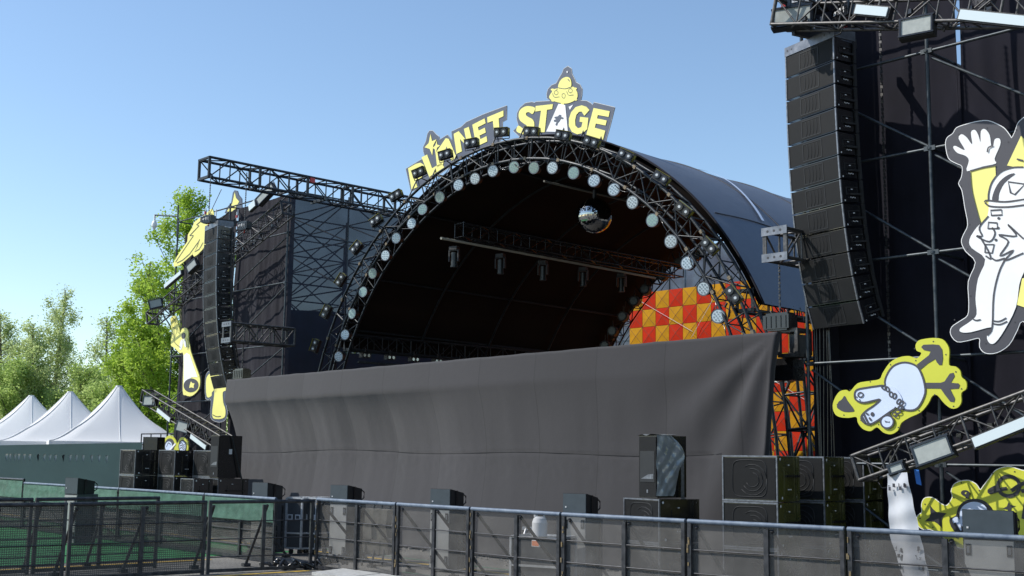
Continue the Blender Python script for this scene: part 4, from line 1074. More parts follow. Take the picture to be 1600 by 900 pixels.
def hoist(label, base, chain_top, yaw=0, group=None, text=True, s=1.0, redhook=True):
    e = thing('chain_hoist', label, 'hoist', base, yaw, group)
    b = MB(); b.box((0, 0, 0), (.52 * s, .26 * s, .24 * s)); b.box((0, 0, .13 * s), (.44 * s, .2 * s, .05 * s)); b.box((0, 0, -.13 * s), (.4 * s, .2 * s, .04 * s))
    for i in range(5): b.box(((-.2 + i * .1) * s, -.133 * s, 0), (.02 * s, .02 * s, .2 * s))
    b.build('motor_body', M['cab'], e)
    for x in (-.16, .16):
        h = MB(); h.path([(x * s, 0, .14 * s), (x * s, -.05 * s, .2 * s), (x * s, .05 * s, .2 * s), (x * s, 0, .14 * s)], .012, 5); h.build('handle', M['edge'], e)
    if text:
        l = MB(); random.seed(5)
        for i in range(4):
            x = (-.13 + i * .088) * s
            for k in range(5): l.box((x + random.uniform(-.02, .02) * s, -.146 * s, random.uniform(-.035, .035) * s), (random.choice((.05, .014)) * s, .003, random.choice((.012, .05)) * s))
        l.build('lettering', M['mark'], e)
    c = MB(); n = int(chain_top / .05)
    for i in range(n):
        z = .18 * s + i * .05; c.tube((0, 0, z), (0, 0, z + .04), .013, 5)
        c.box((0, 0, z + .02), (.036, .012, .03) if i % 2 else (.012, .036, .03))
    c.build('chain', M['trussw'], e)
    if redhook:
        r = MB(); r.path([(0, 0, -.14 * s), (.01, 0, -.18 * s), (.03 * s, 0, -.22 * s), (0, 0, -.25 * s), (-.03 * s, 0, -.22 * s)], .02 * s, 6); r.box((-.29 * s, 0, .02), (.08 * s, .16 * s, .13 * s)); r.build('hook', M['red'], e)
    return e
hoist('black chain hoist with red hook under the front end of the far beam truss', TT(326, 343, -1.1), 1.1, 10, s=.72)
hoist('black chain hoist under the far beam truss, nearer the tower corner', TT(382, 353, -1.0), 1.3, 10, s=.72)
for (p, q) in ((TT(326, 338, -1.1), TT(346, 296, -.6)),):
    w = MB(p); w.tube(p, q, .01, 5); solo(w, 'sling', M['truss'], 'thin steel sling running from the far front hoist up to the beam truss', 'sling', p)

# ================================================================== LINE ARRAYS
def cabinet_parts(e, w=1.12, h=.362, d=.44, ox=(0, 0, 0), tilt=0, lead=False):
    R = Matrix.Rotation(tilt, 3, 'X'); o = Vector(ox)
    def T(v): return R @ Vector(v) + o
    b = MB(); hw = w / 2; rw = hw * .93
    b.hexa([T(p) for p in ((-hw, 0, -h + .006), (hw, 0, -h + .006), (rw, d, -h + .03), (-rw, d, -h + .03), (-hw, 0, -.006), (hw, 0, -.006), (rw, d, -.03), (-rw, d, -.03))])
    body = b.build('cabinet', M['gloss'], e)
    def part(mb, n, m): mb.build(n, m, body)
    g = MB(); g.box(T((0, -.004, -h / 2)), (w - .05, .012, h - .03), R)
    g.mat = 1
    for (x, z, sx, sz) in ((-.22, -h / 2, .012, h * .74), (.2, -h / 2, .012, h * .74), (-.01, -h * .13, .42, .012), (-.01, -h * .87, .42, .012)): g.box(T((x, -.013, z)), (sx, .005, sz), R)
    for k in range(4):
        pts = [T((-.16 + .075 * k + .06 * cos(a), -.012, -h / 2 + .13 * sin(a) * (h / .362))) for a in [-1.15 + 2.3 * i / 6 for i in range(7)]]
        for p, q in zip(pts[:-1], pts[1:]): g.tube(p, q, .0045, 4, caps=False)
    part(g, 'front_grille', [M['grille'], M['grille2']])
    s = MB()
    for x in (-hw + .012, hw - .012): s = MB(); s.box(T((x, -.01, -h / 2)), (.026, .02, h - .012), R); part(s, 'edge_rail', M['edge'])
    for sg in (-1, 1):
        s = MB(); X = sg * (hw - .004)
        s.box(T((X, .2, -h * .33)), (.012, .24, .012), R); s.box(T((X, .2, -h * .62)), (.012, .24, .012), R); s.box(T((X + .012 * sg, .26, -h * .62)), (.02, .22, .03), R)
        s.box(T((X, .09, -h * .48)), (.012, .012, h * .3), R)
        s.box(T((X, .4, -h / 2)), (.03, .05, h * .96), R)
        part(s, 'side_fitting', M['cabr'])
    for sg in (-1, 1):
        s = MB(); X = sg * (hw + .006)
        s.box(T((X, .19, -h * .42)), (.004, .035, .014), R)
        for k in range(4): s.box(T((X, .16 + .028 * k, -h * .76 - .006 * (k % 2))), (.004, .014, .016), R)
        s.disc(T((X, .04, -h * .9)), R @ Vector((sg, 0, 0)), .014, 8); s.disc(T((X, .4, -h * .15)), R @ Vector((sg, 0, 0)), .012, 8)
        part(s, 'side_marking', M['mark'])
    return body
TILT = [0, .5, 1, 2, 3, 4, 5, 7, 9, 12, 15, 19]
def line_array(label, base, yaw, n=12):
    e = thing('line_array', label, 'loudspeaker array', base, yaw)
    P = Vector((0, 0, 0)); h = .372
    for i in range(n):
        a = radians(TILT[i] * .95)
        cabinet_parts(e, ox=P, tilt=a)
        P = P + Matrix.Rotation(a, 3, 'X') @ Vector((0, 0, -h))
    f = MB()       # flying frame
    f.box((0, -.005, .075), (1.14, .03, .15)); f.box((-.555, .21, .075), (.03, .42, .15)); f.box((.555, .21, .075), (.03, .42, .15)); f.box((0, .42, .06), (1.1, .03, .12))
    f.mat = 1
    for x in (-.5, -.4, .36, .48): f.disc((x, -.0215, .085), (0, -1, 0), .018, 8)
    f.build('fly_frame', [M['plate'], M['pblack']], e)
    f = MB(); f.box((0, .32, .22), (.07, 1.3, .15)); 
    f.mat = 1
    for i in range(14): f.disc((.0365, -.25 + i * .085, .22), (1, 0, 0), .02, 8); f.disc((-.0365, -.25 + i * .085, .22), (-1, 0, 0), .02, 8)
    f.build('pick_bar', [M['cabr'], M['pblack']], e)
    for y in (-.2, .1, .7): f = MB(); f.tube((0, y, .28), (0, y, .55), .018); f.build('shackle', M['alu'], e)
    for y in (-.2, .7): f = MB(); f.box((0, y, .42), (.06, .05, .07)); f.build('shackle_pin', M['red'], e)
    c = MB(); q = [(.38, .5, -.1)]
    P = Vector((0, 0, 0))
    for i in range(n):
        a = radians(TILT[i] * .95); q.append(P + Matrix.Rotation(a, 3, 'X') @ Vector((.42 + .03 * (i % 2), .5, -.2))); P = P + Matrix.Rotation(a, 3, 'X') @ Vector((0, 0, -h))
    c.path(q, .018, 5); c.build('cable', M['cab'], e)
    return e
pR = TT(1266, 76, -.75)
line_array('tall curved hang of black loudspeakers on the near tower, biggest in the picture', TT(1265, 74, -.8), -14)
line_array('slim far hang of black loudspeakers in front of the far tower', TT(331, 357, -.62), -10)
hoist('large black hoist in shade above the near line array, cut by the picture top', TT(1262, 4, -1.0), 1.5, 20, s=1.2)
hoist('second black hoist above the near line array, white lettering on its face', TT(1322, 20, -.95), 1.5, -25, s=.85)

# ================================================================== LIT FRAME TRUSSES WITH LAMPS
def flood(label, base, rot_y=0, yaw=10, w=.52, h=.3, group='white-faced floodlights on the frame trusses'):
    e = thing('flood_light', label, 'floodlight', base, yaw, group)
    e.rotation_euler = (radians(-8), radians(rot_y), RZ + radians(yaw))
    b = MB(); b.box((0, .08, 0), (w + .05, .14, h + .05)); b.box((0, .18, 0), (w * .8, .07, h * .7)); b.build('housing', M['cabr'], e)
    f = MB()
    for z in (-h / 2, h / 2): f.box((0, -.002, z), (w + .05, .035, .025))
    for x in (-w / 2, w / 2): f.box((x, -.002, 0), (.025, .033, h + .02))
    f.build('rim', M['cab'], e)
    p = MB(); p.box((0, .004, 0), (w - .02, .012, h - .02)); p.build('panel', M['panel'], e)
    y = MB(); y.tube((-w / 2 - .04, .1, 0), (-w / 2 - .04, .12, h * .8), .012); y.tube((w / 2 + .04, .1, 0), (w / 2 + .04, .12, h * .8), .012); y.tube((-w / 2 - .04, .12, h * .8), (w / 2 + .04, .12, h * .8), .012); y.build('bracket', M['truss'], e)
    return e
def strip(label, a, b, group='white strip lights on the frame trusses', w=.13):
    a = Vector(a); b = Vector(b); L = (b - a).length; mid = (a + b) / 2
    e = thing('strip_light', label, 'strip light', mid, 0, group)
    ang = atan2((b - a).z, (b - a).x)
    e.rotation_euler = (0, 0, RZ); R = Matrix.Rotation(-ang, 3, 'Y')
    m_ = MB(); m_.box((0, .06, 0), (L, .1, w + .04), R); m_.build('housing', M['cabr'], e)
    m_ = MB(); m_.box((0, .0, 0), (L - .06, .02, w), R); m_.build('panel', M['tube'], e)
def frame(label, a, b, w=.42, d=.42):
    a = Vector(a); b = Vector(b)
    e = thing('frame_truss', label, 'truss', a)
    mb = MB(a); truss(mb, a, b, d, w, side=(0, 1, 0), bay=.45, rc=.027, rl=.014); mb.build('lattice', M['trussw'], e)
    mb = MB(a); n = int((b - a).length / .3)
    random.seed(int(a.x * 10))
    for i in range(n):     # cable bundles and clamps tied along it
        P = a + (b - a) * ((i + .5) / n) + Vector((random.uniform(-.1, .1), random.uniform(-.1, .15), -.1 + random.uniform(-.1, .12)))
        Q = P + Vector((random.uniform(-.2, .2), random.uniform(-.1, .1), random.uniform(-.15, .1)))
        mb = MB(a); mb.path([P, (P + Q) / 2 + Vector((0, 0, -.07)), Q], .012, 4); mb.box(P, (.07, .06, .07))
        mb.build('cable', M['cab'], e)
    return e
fl = frame('slanting truss on the far tower foot, falling towards the stage, lamps beneath', back((-20.95, -1.0, 3.5), LT - .8), back((-15.9, -1.0, 2.05), LT - .8))
fu = frame('slanting truss on the far tower, rising to its inner top corner', back((-21.1, -.9, 5.75), LT - .55), back((-15.1, -.2, 8.25), LT - .55))
fr1 = frame('near tower top truss full of lamps, descending to the picture edge', (1.15, -1.3, 8.84), (6.6, -1.3, 7.5))
fr2 = frame('near tower foot truss rising to the picture edge above the ringed planet cutout', (2.2, -1.0, 1.82), (6.4, -1.0, 3.2), .36)
LF = lambda px, py, t=LT - 1.05: TT(px, py, t)
flood('pale floodlight at the high outer end of the far foot truss', LF(233, 626), 0, 20)
flood('pale floodlight halfway along the far foot truss', LF(285, 667), 12, 20)
strip('white strip light on the upper half of the far foot truss', LF(245, 640), LF(266, 657))
strip('white strip light on the lower half of the far foot truss', LF(297, 681), LF(322, 700))
flood('floodlight seen edge-on at the outer end of the far upper truss', LF(243, 474), -15, 55, .4, .28)
flood('pale floodlight below the feather cutout on the far upper truss', LF(299, 415), -35, 20, .42, .28)
strip('white strip light under the feather cutout at the far tower edge', LF(256, 448), LF(283, 425))
flood('pale floodlight high on the far upper truss by the beam', LF(414, 303), -38, 20, .7, .26)
strip('white strip light high on the far upper truss next to the floodlight', LF(388, 326), LF(399, 316), w=.2)
flood('pale floodlight behind the top of the near line array, against the sky', TT(1237, 25, -1.3), 0, 20, .6, .3)
flood('pale floodlight hanging in the middle of the near top truss', TT(1431, 40, -1.6), 0, 12, .44, .26)
strip('bluish strip light on the near top truss beside the hoist', TT(1334, 14, -1.6), TT(1389, 19, -1.6))
strip('long white strip light on the near top truss at the picture edge', TT(1496, 22, -1.6), TT(1612, 34, -1.6))
flood('big pale floodlight on the near foot truss', TT(1456, 704, -1.3), -20, 12, .5, .27)
flood('small pale floodlight at the low end of the near foot truss', TT(1400, 731, -1.3), -20, 12, .2, .12)
strip('long pale strip light under the near foot truss', TT(1518, 693, -1.3), TT(1612, 655, -1.3))
x = TT(1536, -2, -.7); pl = MB(); pl.disc((0, 0, .05), (0, -1, 0), .17, 26); pl.tube((0, .0, .05), (0, .12, .05), .17, 26); solo(pl, 'round_board', M['pgrey'], 'round grey board hanging above the near top truss', 'board', x)

# clutter of mixers on frame ends: box truss ends that carry the drape lines
def box_end(label, base, L, w=.42):
    e = thing('outrigger_truss', label, 'truss', base)
    o = Vector(base); mb = MB(base); truss(mb, o + Vector((0, 0, w / 2)), o + Vector((0, L, w / 2)), w, w + .04, bay=.4, rc=.03, rl=.018); mb.build('lattice', M['trussw'], e)
    for z in (0, w):
        p = MB(base); p.box(o + Vector((0, -.03, z)), (w + .06, .02, .13)); p.mat = 1
        for x_ in (-.12, 0, .12): p.disc(o + Vector((x_, -.042, z)), (0, -1, 0), .022, 8)
        p.build('end_plate', [M['plate'], M['pblack']], e)
    return e
box_end('short worn truss end jutting out between the arch and the near line array', (.74, -1.0, 5.06), 1.2)
box_end('worn truss end jutting in front of the far tower beside the far line array', (-16.4, -1.05, 4.82), 1.9)
hoist('grey hoist hanging on a chain over the near top corner of the drape', (.34, -.35, 4.12), 1.15, 0, redhook=False, text=False, s=.95)
hoist('black hoist over the far top corner of the drape', TT(378, 585, -.5), .9, 0, redhook=False, text=False, s=.95)
xm = MB(); 
for z in (-.2, .2):
    xm.box((0, 0, z), (.38, .38, .06))
for x_ in (-.17, .17):
    for y_ in (-.17, .17): xm.box((x_, y_, 0), (.06, .06, .38))
xm.box((0, .1, 0), (.1, .3, .3)); 
solo(xm, 'truss_sleeve', M['trussw'], 'square truss sleeve block under the grey hoist at the drape corner', 'sleeve block', (.5, -.2, 3.78))
xm = MB(); xm.box((0, 0, 0), (.4, .3, .34)); xm.box((0, 0, .18), (.3, .2, .03)); solo(xm, 'ballast_box', M['cab'], 'dark box hanging under the sleeve block at the drape corner', 'box', (.3, -.1, 3.36))
e = thing('tower_truss', 'black lattice mast standing at the near end of the drape', 'truss', (.1, .6, 0))
mb = MB((.1, .6, 0)); truss(mb, (.35, .6, .1), (.02, .6, 3.6), .42, .42, side=(0, 1, 0), bay=.6, rc=.03, rl=.018); mb.build('lattice', M['truss'], e)
mb = MB((.1, .6, 0)); mb.box((.35, .6, .04), (.9, .9, .08)); mb.build('base_plate', M['cabr'], e)

# ceiling camera on a pole, cables, chain, blue tape, banner
e = thing('pole_camera', 'white dome camera hanging from a pole arm beyond the far tower', 'camera', back((-21.25, -.2, 8.6), LT))
x = Vector(TT(242, 336, LT)) - Vector(back((-21.25, -.2, 8.6), LT))
mb = MB(); mb.tube((0, 0, -.4), (0, 0, .75), .03); mb.tube((0, 0, .35), x, .028); mb.build('arm', M['pole'], e)
mb = MB(); mb.tube(x, x + Vector((0, 0, -.22)), .035, 8); mb.tube(x + Vector((0, 0, -.22)), x + Vector((0, 0, -.32)), .06, 10, .1); mb.tube(x + Vector((0, 0, -.32)), x + Vector((0, 0, -.42)), .1, 12, .1)
mb.tube(x + Vector((0, 0, -.42)), x + Vector((0, 0, -.54)), .09, 12, .03); mb.build('dome', M['white'], e)
ch = MB((1.9, .3, 0))
for i in range(110):
    z = 2.7 + i * .062; ch.box((1.9, .3, z), (.045, .015, .05) if i % 2 else (.015, .045, .05))
solo(ch, 'hanging_chain', M['trussw'], 'long loose chain hanging between the near array and the first scaffold pole right of it', 'chain', (1.9, .3, 0))
cb = MB((.95, -.1, 0))
for k in range(7):
    random.seed(k); x0 = .80 + .045 * k
    cb.path([(x0 + .03 * sin(z * .9 + k), -.05 + .02 * cos(z + k), z) for z in [6.0 - i * .45 for i in range(14)]], .013, 5)
solo(cb, 'cable_bundle', M['cab'], 'bundle of black cables running down beside the near tower corner pole', 'cable', (.95, -.1, 0))
tp = MB(); tp.add([(0, 0, 0), (.07, .005, -.01), (.1, .01, -.22), (.03, .0, -.2)], [(0, 1, 2, 3)]); tp.add([(.0, .006, 0), (.07, .011, -.01), (.1, .016, -.22), (.03, .006, -.2)], [(3, 2, 1, 0)])
solo(tp, 'tape_scrap', M['blue'], 'scrap of bright blue film dangling from the near foot truss', 'film', TT(1428, 733, -1.1))
def banner():
    e = thing('banner', 'creased white banner with rows of small dark writing beside the near subwoofers', 'banner', (2.3, -1.3, 0))
    T = -1.3; mb = MB((2.3, T, 0)); nx, nz = 14, 60; vs = []
    for j in range(nz + 1):
        v = j / nz
        l = TT(1386 + 4 * v + 22 * max(0, v - .6) * 2, 740 + 160 * v, T); r = TT(1417 + 33 * v, 738 + 166 * v, T)
        for i in range(nx + 1):
            w = i / nx
            vs.append((l[0] + (r[0] - l[0]) * w, T + .03 * sin(w * 6 + v * 2) * (.4 + v) + .01 * sin(v * 26 + w * 2), l[2] + (r[2] - l[2]) * w))
    mb.add(vs, [(j * (nx + 1) + i, j * (nx + 1) + i + 1, (j + 1) * (nx + 1) + i + 1, (j + 1) * (nx + 1) + i) for j in range(nz) for i in range(nx)], True)
    mb.build('sheet', mat('banner_white', (.62, .64, .68), .7, var=.08, scale=3, trans=.2), e)
    wr = MB((2.3, T, 0)); random.seed(3)
    for (row, n, z0) in ((.14, 4, 0), (.74, 5, 0), (.83, 6, 0), (.91, 6, 0)):
        for k in range(n):
            j = int(row * nz); a = Vector(vs[j * (nx + 1)]); b = Vector(vs[j * (nx + 1) + nx]); P = a + (b - a) * ((k + .7) / (n + .4)) + Vector((0, -.04, 0))
            for q in range(4): wr.box(P + Vector((random.uniform(-.014, .014), 0, random.uniform(-.025, .025))), (random.choice((.035, .008)), .002, random.choice((.008, .05))))
    wr.build('lettering', M['pgrey'], e)
banner()

# ================================================================== SUBWOOFERS AND STANDS OF SPEAKERS
def sub(label, base, yaw, w=.9, h=.655, d=.66, group=None, side=None):
    e = thing('subwoofer', label, 'subwoofer', base, yaw, group)
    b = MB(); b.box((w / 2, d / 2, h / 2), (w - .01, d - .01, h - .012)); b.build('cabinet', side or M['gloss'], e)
    g = MB(); g.box((w / 2, -.004, h / 2), (w - .07, .014, h - .07))
    g.mat = 1; cx, cz = w / 2, h / 2
    rw, rh = w * .31, h * .40
    q = []
    for k in range(24):
        a = 2 * pi * k / 24; c, s_ = cos(a), sin(a); q.append((cx + rw * (abs(c) ** .4) * (1 if c > 0 else -1), -.013, cz + rh * (abs(s_) ** .4) * (1 if s_ > 0 else -1)))
    g.path(q + [q[0]], .0065, 4)
    for k in range(3):
        r = .10 + k * .06
        g.path([(cx + .05 + r * cos(a) * 1.05, -.012, cz - .02 + r * sin(a)) for a in [(-2.7 + .12 * k) + (4.2 + .2 * k) * i / 12 for i in range(13)]], .006, 4)
    g.build('front_grille', [M['grille'], M['grille2']], e)
    r = MB()
    for z in (.012, h - .012): r.box((w / 2, -.006, z), (w, .026, .022))
    for x in (.011, w - .011): r.box((x, -.005, h / 2), (.02, .024, h - .046))
    r.build('edge_rail', M['edge'], e)
    for X, sg in ((w, 1), (0, -1)):
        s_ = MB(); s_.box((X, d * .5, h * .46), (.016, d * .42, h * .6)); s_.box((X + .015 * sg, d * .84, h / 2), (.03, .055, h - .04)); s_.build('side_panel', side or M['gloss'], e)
        hd = MB(); hd.box((X + .035 * sg, d * .56, h * .56), (.03, d * .6, .03)); hd.build('handle', M['cab'], e)
        k_ = MB()
        for (y, z) in ((.05, h - .05), (.1, .06), (d - .12, .07), (d - .1, h - .06)): k_.disc((X + .012 * sg, y, z), (sg, 0, 0), .02, 8)
        k_.box((X + .012 * sg, d * .45, h * .8), (.004, .04, .016))
        for j in range(3): k_.box((X + .012 * sg, d * (.42 + .06 * j), h * .27), (.004, .022, .018))
        k_.build('fitting', M['mark'], e)
    return e
def sub_stack(px, Y, yaw, n, desc, w=.9, d=.66, gname=None, side=None):
    r = ray(px, 720); k = Y / r.y; P = CAM + r * k      # front right-hand corner of the stack on the ground
    s, t, _ = st(P); a = radians(yaw)
    s0, t0 = s - w * cos(a), t - w * sin(a)
    nm = {1: ['bottom one'], 2: ['lower', 'upper'], 3: ['bottom', 'middle', 'top']}[n]
    for i in range(n): sub('%s subwoofer %s' % (nm[i], desc), (s0, t0, .003 + .66 * i), yaw, w, .655, d, gname, side)
    return s0, t0
G1 = 'subwoofers stacked by the near tower'
sub_stack(1215, 17.4, 7, 3, 'in front of the near tower, nearest the drape', gname=G1, side=M['olive_reflection'])
sub_stack(1288, 18.0, 7, 3, 'standing second from the drape by the near tower', gname=G1, side=M['olive_reflection'])
sub_stack(1350, 18.6, 7, 3, 'beside the white banner, third from the drape', gname=G1, side=M['olive_reflection'])
G2 = 'subwoofers stacked before the far tower'
sub_stack(212, 31.5, 0, 3, 'farthest left before the far tower, by the green hoarding', gname=G2)
sub_stack(274, 31.0, 0, 3, 'second from the left before the far tower, under the goggles cutout', gname=G2)
sub_stack(330, 30.5, 0, 3, 'before the far tower, partly behind the standing speaker', gname=G2)
# low subs with full-range boxes on top
def ground_set(px, Y, yaw, desc, top_h, wrapped, sh):
    r = ray(px, 720); P = CAM + r * (Y / r.y); s, t, _ = st(P); a = radians(yaw); w, d = .8, .82
    s0, t0 = s - w * cos(a), t - w * sin(a)
    for i, nme in enumerate(('lower', 'upper')): sub('%s subwoofer under the %s' % (nme, sh), (s0, t0, .003 + .66 * i), yaw, w, .655, d)
    e = thing('standing_speaker', desc, 'loudspeaker', (s0 + .22 * cos(a), t0 + .1, 1.33), yaw - 2)
    W_, D_, H_ = .42, .62, top_h
    b = MB(); b.hexa([(0, 0, 0), (W_, 0, 0), (W_ - .04, D_, 0), (.04, D_, 0), (0, 0, H_), (W_, 0, H_), (W_ - .04, D_, H_), (.04, D_, H_)]); b.build('cabinet', M['cab'], e)
    g = MB(); g.box((W_ / 2, -.006, H_ / 2), (W_ - .03, .014, H_ - .03)); g.mat = 1; g.box((W_ / 2, -.016, H_ * .5), (W_ * .8, .006, H_ * .5)); g.mat = 2
    g.prism([(.07, H_ * .3), (W_ - .07, H_ * .3), (W_ - .07, H_ * .38), (W_ * .55, H_ * .37)], lambda x, z, y: (x, y, z), -.022, -.0195); g.box((W_ / 2, -.016, H_ * .1), (.03, .006, .05)); g.build('front_grille', [M['grille'], M['grille2'], M['edge']], e)
    if wrapped:
        pz = MB(); n = 22; m_ = 26; vs = []
        for j in range(m_ + 1):
            v = j / m_
            for i in range(n + 1):
                u_ = i / n; reach = .30 + .5 * v * (1 - v) * 1.6 + .06 * sin(v * 7)
                y = -.03 + u_ * reach
                x = W_ + .025 + .018 * sin(u_ * 6 + v * 5) * u_ + .014 * sin(v * 11 - u_ * 8) + .006 * sin(v * 23 + u_ * 17) + .012 * u_ * sin(pi * v)
                vs.append((x, y, H_ * 1.01 - v * H_ * .98))
        pz.add(vs, [(j * (n + 1) + i, j * (n + 1) + i + 1, (j + 1) * (n + 1) + i + 1, (j + 1) * (n + 1) + i) for j in range(m_) for i in range(n)], True)
        vs = [(x_, y_, H_ + .012 + .015 * sin(x_ * 30 + y_ * 20)) for y_ in (-.03, .1, .25, .4) for x_ in (-.01, .1, .2, .3, W_ + .035)]
        pz.add(vs, [(j * 5 + i, j * 5 + i + 1, (j + 1) * 5 + i + 1, (j + 1) * 5 + i) for j in range(3) for i in range(4)], True)
        for z_ in (.0,):
            pass
        pz.build('plastic_wrap', M['plastic'], e)
        st_ = MB(); st_.box((W_ + .03, .48, H_ * .2), (.008, .06, H_ * .9)); st_.box((W_ + .06, .48, -.35), (.008, .05, .7)); st_.build('strap', M['edge'], e)
    else:
        st_ = MB(); st_.tube((W_ + .03, .3, H_), (W_ + .05, .62, -.1), .02); st_.build('stay', M['truss'], e)
        mk = MB(); mk.box((W_ - .005, .3, H_ * .62), (.006, .08, .12)); mk.build('tie_tag', M['mark'], e)
ground_set(1031, 18.3, -6, 'upright black speaker half wrapped in shiny plastic before the drape', .93, True, 'plastic-wrapped speaker before the drape')
ground_set(343, 29.0, 2, 'upright green-black speaker at the far end of the drape', 1.0, False, 'upright speaker at the far end of the drape')
# extra low sub beside the far set
sub_stack(305, 28.6, 2, 2, 'low in front of the far stacks, left of the upright speaker', .6, .5)

def fill_unit(label_a, label_b, base, yaw, w=.42, grp='small wedge speakers along the pit'):
    e = thing('equipment_case', label_a, 'equipment case', base, yaw, 'tall grey cases carrying the wedge speakers')
    d, h = .5, 1.03
    b = MB(); b.box((w / 2, d / 2, h / 2 + .02), (w, d, h - .04)); b.build('body', M['cased'], e)
    f = MB(); f.box((w / 2, -.006, h / 2 + .02), (w - .03, .014, h - .08)); f.build('front_panel', M['case'], e)
    for (x, z) in ((.06, h - .13), (w - .06, h - .13), (.06, .2), (w - .06, .2)):
        k = MB(); k.box((x, -.016, z), (.06, .01, .13)); k.mat = 1; k.box((x, -.023, z), (.03, .006, .08)); k.build('latch', [M['cab'], M['edge']], e)
    hd = MB(); hd.box((w + .006, d / 2, h * .3), (.014, .04, h * .5)); hd.box((w + .006, d * .8, h * .5), (.014, .04, h * .8)); hd.build('side_rib', M['cab'], e)
    P = Vector(base); a = radians(yaw); s0 = base[0] ; t0 = base[1]
    e2 = thing('wedge_speaker', label_b, 'loudspeaker', (s0, t0, base[2] + h + .004), yaw, grp)
    H = .33; D = .44
    b = MB(); b.hexa([(0, 0, 0), (w, 0, 0), (w - .05, D, 0), (.05, D, 0), (0, 0, H), (w, 0, H), (w - .05, D, H - .07), (.05, D, H - .07)]); b.build('cabinet', M['cabr'], e2)
    f = MB(); f.box((w / 2, -.006, H / 2), (w - .015, .016, H - .015)); f.build('front_grille', M['front'], e2)
    f = MB(); f.box((.06, -.018, .12), (.022, .006, .022)); f.build('badge', M['mark'], e2)
    f = MB(); f.box((w * .96, D * .42, H * .47), (.03, .04, H * .9)); f.build('side_rib', M['cab'], e2)
    f = MB(); f.path([(w - .07, D + .0, H * .75), (w - .05, D + .06, H * .6), (w - .05, D + .06, H * .3), (w - .07, D, H * .15)], .012, 5); f.build('handle', M['cab'], e2)
for k, (px, py, w_) in enumerate(((103, 746, 'far left before the green hoarding'), (395, 753, 'at the far end of the drape'), (517, 757, 'second from the far end of the drape'), (673, 763, 'before the middle of the drape'), (880, 770, 'left of the plastic-wrapped speaker'), (1503, 795, 'before the ringed planet cutout'))):
    s, t, z = ZZ(px, py, 1.37)
    fill_unit('tall grey-fronted case standing in the pit, ' + w_, 'small dark wedge speaker on a grey case, ' + w_, (s, t, .003), 14, .58 if k == 5 else .42)
# big grey twin-latch case under the right-hand wedge
for nme, px, Y in (('wide grey perforated case behind the barricade under the right-hand wedge speaker', 1500, 13.6),):
    pass

# flight cases left of the corner
def flight_case(label, base, w, h, d, yaw, wheels=True, stickers=0):
    e = thing('flight_case', label, 'flight case', base, yaw)
    z0 = .12 if wheels else 0
    b = MB(); b.box((w / 2, d / 2, z0 + h / 2), (w - .02, d - .02, h - .02)); b.build('panel', M['cased'], e)
    r = MB()
    for x in (0, w):
        for y in (0, d): r.box((x, y, z0 + h / 2), (.035, .035, h))
    for z in (z0, z0 + h, z0 + h * .3):
        for y in (0, d): r.box((w / 2, y, z), (w - .036, .03, .03))
        for x in (0, w): r.box((x, d / 2, z), (.03, d - .036, .03))
    r.build('edging', M['alu'], e)
    for i in range(stickers):
        k = MB(); k.box((w * (.25 + .5 * i), -.004, z0 + h * .62), (.12, .008, .1)); k.mat = 1; k.box((w * (.25 + .5 * i), -.01, z0 + h * .62), (.07, .006, .06)); k.build('latch', [M['mark'], M['cased']], e)
    if wheels:
        for x in (.08, w - .08):
            for y in (.08, d - .08): k = MB(); k.tube((x - .02, y, .055), (x + .02, y, .055), .055, 10); k.build('caster', M['cab'], e)
for i, px in enumerate((443, 466)):
    s, t, z = ZZ(px, 866, 0)
    flight_case(('left' if i == 0 else 'right') + ' one of the two upright flight cases behind the dark barricade corner', (s + .05, t, .003), .36, .95, .5, 22, True, 2)
s, t, z = ZZ(795, 838, .72); 
flight_case('low flight case carrying the white jerrycan behind the mesh barricade', (s + .05, t, .003), .80, .60, .6, 20)
sj, tj = s + .52, t + .15
e = thing('jerrycan', 'white plastic jerrycan standing on the flight case', 'jerrycan', (sj, tj, .737), 40)
b = MB(); prof = [(0, .10), (.01, .115), (.21, .115), (.27, .095), (.3, .06), (.3, 0)]
for (z0, r0_), (z1, r1_) in zip(prof[:-1], prof[1:]): b.tube((0, 0, z0), (0, 0, z1), r0_, 16, max(r1_, .002), caps=(z0 == 0))
b.path([(-.06, 0, .28), (-.05, 0, .335), (.05, 0, .335), (.075, 0, .27)], .017, 6); b.build('body', M['white'], e)
b = MB(); b.tube((-.06, 0, .29), (-.06, 0, .34), .03, 10); b.build('cap', M['white'], e)
s2, t2, z2 = ZZ(868, 868, .55)
b = MB(); b.box((0, 0, 0), (.16, .02, .09)); b.mat = 1; b.box((0, -.012, 0), (.14, .004, .07)); solo(b, 'cable_tag', [M['white'], M['orange']], 'orange and white tag by the flight case behind the mesh', 'tag', (sj + .4, tj - .45, .68))
st_ = MB()
st_.hexa([(-.25, 0, 0), (.25, 0, 0), (.25, .03, 0), (-.25, .03, 0), (-.13, .38, .72), (.13, .38, .72), (.13, .41, .72), (-.13, .41, .72)])
st_.mat = 1; st_.tube((-.26, 0, 0), (-.14, .38, .74), .02); st_.tube((.26, 0, 0), (.14, .38, .74), .02); st_.tube((.2, .8, 0), (.1, .4, .74), .018); st_.tube((-.2, .8, 0), (-.1, .4, .74), .018); st_.box((0, .39, .75), (.4, .05, .05))
a = ZZ(808, 905, .0); solo(st_, 'folding_sign_frame', [M['cased'], M['alu']], 'grey A-shaped folding board beside the jerrycan case', 'folding board', (a[0] - .1, a[1] + .3, .003), yaw=30)
